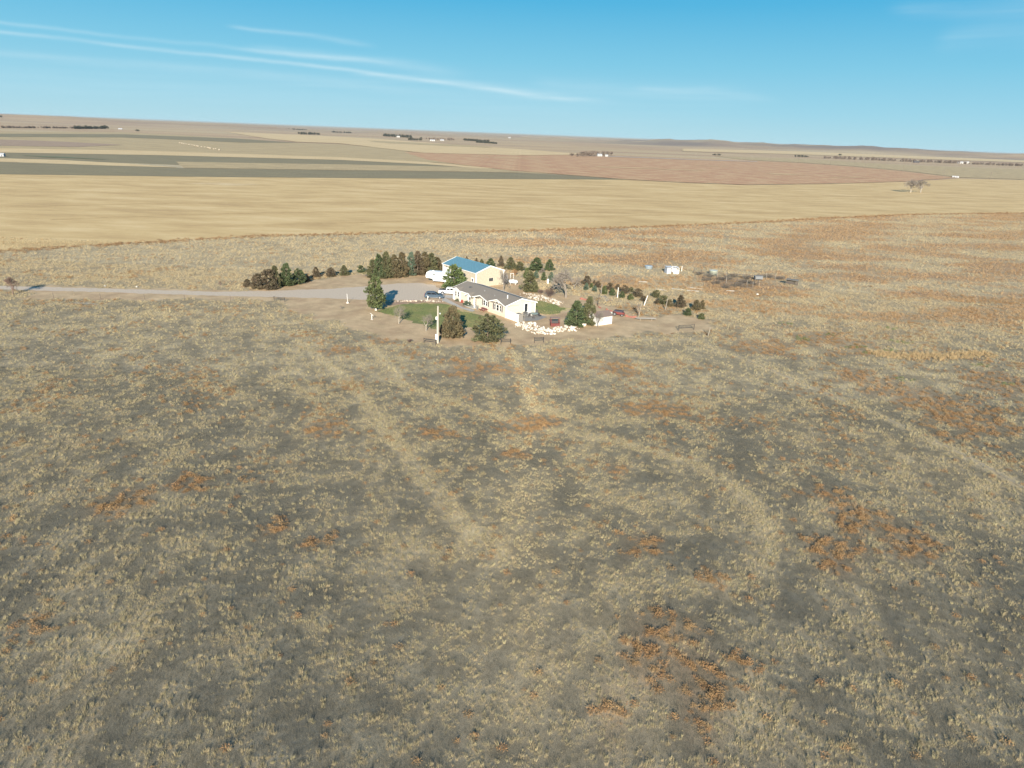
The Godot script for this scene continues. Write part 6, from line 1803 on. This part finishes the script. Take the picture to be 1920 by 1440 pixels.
func make_far_things() -> void:
	var dark := leaf(0.05, 0.052, 0.036)
	var twig := mat(0.16, 0.125, 0.1)
	var white := mat(0.42, 0.42, 0.41)
	var grey := mat(0.35, 0.36, 0.38)
	var roofm := mat(0.25, 0.22, 0.2)
	belt("dark tree line in front of the far left fields", Vector3(-1560.19, 0, -2241.59), Vector3(-1605.67, 0, -2689.42), 8.0, 12.0, twig, 0.25)
	belt("dark evergreen belt at the right of the left tree line", Vector3(-1536.25, 0, -2572.65), Vector3(-1626.37, 0, -2935.32), 13.0, 12.0, dark)
	belt("thin far belt on the left skyline", Vector3(-4592.92, 0, -7533.85), Vector3(-4083.36, 0, -7292.65), 14.0, 20.0, twig, 0.3)
	belt("dark far belt on the skyline right of the thin one", Vector3(-4156.67, 0, -7471.26), Vector3(-3728.02, 0, -7226.52), 14.0, 20.0, dark)
	belt("dark belt on the brown hillside at left centre", Vector3(-2263.49, 0, -6733.89), Vector3(-1873.16, 0, -6540.45), 15.0, 20.0, dark)
	belt("dark belt below the brown hillside", Vector3(-1060.74, 0, -3566.97), Vector3(-993.16, 0, -3674.23), 14.0, 14.0, dark)
	belt("short dark belt above the far farmsteads", Vector3(-1399.82, 0, -5531.89), Vector3(-1248.78, 0, -5524.91), 14.0, 14.0, dark)
	belt("dark evergreen belt left of the far farmsteads", Vector3(-785.65, 0, -4250.42), Vector3(-587.83, 0, -3975.95), 18.0, 30.0, dark)
	belt("evergreens around the far centre farmstead", Vector3(-456.89, 0, -3031.2), Vector3(-414.34, 0, -3100.69), 15.0, 20.0, dark)
	belt("bare trees among the far centre farm buildings", Vector3(-448.2, 0, -3543.07), Vector3(-317.66, 0, -3550.27), 14.0, 20.0, twig)
	belt("dark belt right of the far centre farmstead", Vector3(-284.13, 0, -3706.17), Vector3(-151.35, 0, -3447.94), 12.0, 14.0, dark)
	belt("low dark hedge right of the far centre farmstead", Vector3(-187.1, 0, -3105.38), Vector3(-95.87, 0, -2954.68), 9.0, 10.0, dark)
	belt("long dark tree line in the right distance", Vector3(1021.56, 0, -2546.26), Vector3(1286.64, 0, -2531.82), 13.0, 22.0, twig)
	belt("second length of the dark tree line in the right distance", Vector3(1286.64, 0, -2531.82), Vector3(1504.59, 0, -2565.01), 12.0, 22.0, twig)
	belt("last length of the dark tree line at the right edge", Vector3(1484.01, 0, -2499.11), Vector3(1711.8, 0, -2519.72), 11.0, 22.0, twig)
	belt("small dark clump left of the right hand tree line", Vector3(974.18, 0, -2665.91), Vector3(1024.38, 0, -2667.95), 8.0, 10.0, dark)
	var bt := "bare trees around the farmstead right of centre"
	var list := [[107.21, -1574.6, 11.26, 7.48, "small bare tree left of the farmstead right of centre"], [117.85, -1550.95, 11.09, 8.95, "second small bare tree left of that farmstead"], [130.71, -1586.59, 14.75, 11.3, "bare tree at the left end of the farmstead grove"], [139.66, -1598.39, 16, 12.46, "tall bare tree, second in the farmstead grove"], [148.75, -1610.37, 16.12, 12.01, "bare tree, third in the farmstead grove"], [160.14, -1645.2, 15.29, 12.26, "bare tree directly left of the white farmhouse"], [177, -1730.96, 13.6, 10.55, "bare tree behind the white farmhouse"], [193.01, -1753.11, 13.78, 11.28, "bare tree right behind the white farmhouse"], [204.92, -1769.58, 12.64, 10.19, "bare tree near the right end of the grove"], [215.51, -1784.25, 11.47, 10.27, "last bare tree at the right end of the grove"]]
	var k := 0
	for t in list:
		far_tree("bare_tree", t[4], bt, t[0], t[1], t[2], t[3], k, twig)
		k += 1
	var solo := [[599.06, -2314.95, 16.5, 5.47, "left one of two small trees in the right middle distance"], [612.59, -2316.12, 14.86, 5.94, "right one of two small trees in the right middle distance"], [-1622.22, -2912.77, 26.96, 14.71, "taller dark tree at the right end of the left tree line"], [-1326.41, -2585.63, 16.58, 7.85, "small tree alone right of the left tree line"], [1490.51, -3504.28, 17.45, 9.43, "tiny tree above the long right tree line"], [-3597.07, -5188.67, 22.12, 20.88, "tiny tree on the skyline at the left edge"]]
	for t in solo:
		far_tree("far_tree", t[4], "", t[0], t[1], t[2], t[3], k, dark)
		k += 1
	far_house("far_farmhouse", "white farmhouse amid bare trees right of centre", Vector3(175.16, 0, -1665.21), 16, 9, 5.5, 0.2, white, grey)
	far_house("far_barn", "small white outbuilding right of the far farmhouse", Vector3(190.69, 0, -1665.61), 10, 7, 4.5, 0.1, white, grey)
	far_house("far_barn", "long white shed beside the far centre evergreens", Vector3(-364.55, 0, -3072.03), 30, 12, 6, 0.1, white, grey)
	far_house("far_barn", "grey shed at the far centre farmstead", Vector3(-346.77, 0, -3276.18), 24, 12, 6, 0.1, grey, grey)
	far_house("far_farmhouse", "white house by the leftmost evergreen belt of the far farms", Vector3(-657.32, 0, -4002.81), 26, 14, 7, 0.1, white, white)
	far_house("far_barn", "white shed at the right hand tree line", Vector3(1537.66, 0, -2621.76), 26, 14, 6, -0.3, white, grey)
	far_house("far_barn", "blue grey barn left of the white shed at the right tree line", Vector3(1557.99, 0, -2618.22), 20, 12, 8, -0.3, white, white)
	far_house("far_barn", "dark barn in the right hand tree line", Vector3(1261.93, 0, -2388.35), 26, 12, 6, -0.3, mat(0.07, 0.06, 0.06), mat(0.08, 0.08, 0.08))
	far_house("far_barn", "low grey shed at the right end of the left tree line", Vector3(-1573.3, 0, -2937.8), 22, 10, 3.5, 0.2, grey, grey)
	far_house("far_barn", "grey shed at the left edge beside the olive strips", Vector3(-516.08, 0, -734.42), 9, 6, 3.5, 0.2, grey, grey)
	far_house("far_barn", "white speck of a farm on the far centre ridge", Vector3(-111.24, 0, -6812.26), 40, 18, 8, 0.1, white, white)
	far_house("stock_trailer", "long grey trailer beside the road right of the russet field", Vector3(697.94, 0, -1194), 15, 3, 3.2, -0.25, grey, grey)
	# bales in a row on the olive field
	var bg := "pale round bales in a row on the olive field"
	var b0: Vector3 = Vector3(-640.06, 0, -1396.83)
	var b1: Vector3 = Vector3(-452.07, 0, -1115.61)
	var straw := worn(0.44, 0.38, 0.29, 2.0)
	for j in 24:
		var st := new_st()
		tube(st, Vector3(-0.9, 0.85, 0), Vector3(0.9, 0.85, 0), 0.9, 0.9, 10)
		st.generate_normals()
		var g := inst("hay_bale", st.commit(), straw)
		g.position = b0.lerp(b1, j / 23.0) + Vector3(rng.randf_range(-3, 3), 0.35, rng.randf_range(-2, 2))
		g.rotation.y = rng.randf() * 0.6
		g.scale = Vector3.ONE * 1.0
		tag(g, "one pale round bale of the row slanting across the olive field", "bale", bg)
	# power line along the far road
	var line := [Vector3(394.43, 0, -1911.07), Vector3(446.67, 0, -1889.22), Vector3(482.62, 0, -1810.52), Vector3(521.22, 0, -1744.11), Vector3(580.9, 0, -1739.82), Vector3(636.91, 0, -1716.2), Vector3(669.03, 0, -1614.87), Vector3(680.3, 0, -1474.84), Vector3(699.36, 0, -1364.39), Vector3(709.65, 0, -1248.49), Vector3(732.16, 0, -1159.5)]
	for j in line.size():
		var o := thing("utility_pole", "far utility pole, number %s from the left along the road" % ["one", "two", "three", "four", "five", "six", "seven", "eight", "nine", "ten", "eleven"][j], "utility pole", line[j], 0.9, "utility poles along the far road")
		rod(o, "pole", Vector3(0, -0.5, 0), Vector3(0, 12.5, 0), 0.2, mat(0.16, 0.13, 0.11), 6)
		rod(o, "crossarm", Vector3(-1.2, 11.8, 0), Vector3(1.2, 11.8, 0), 0.1, mat(0.16, 0.13, 0.11), 5)
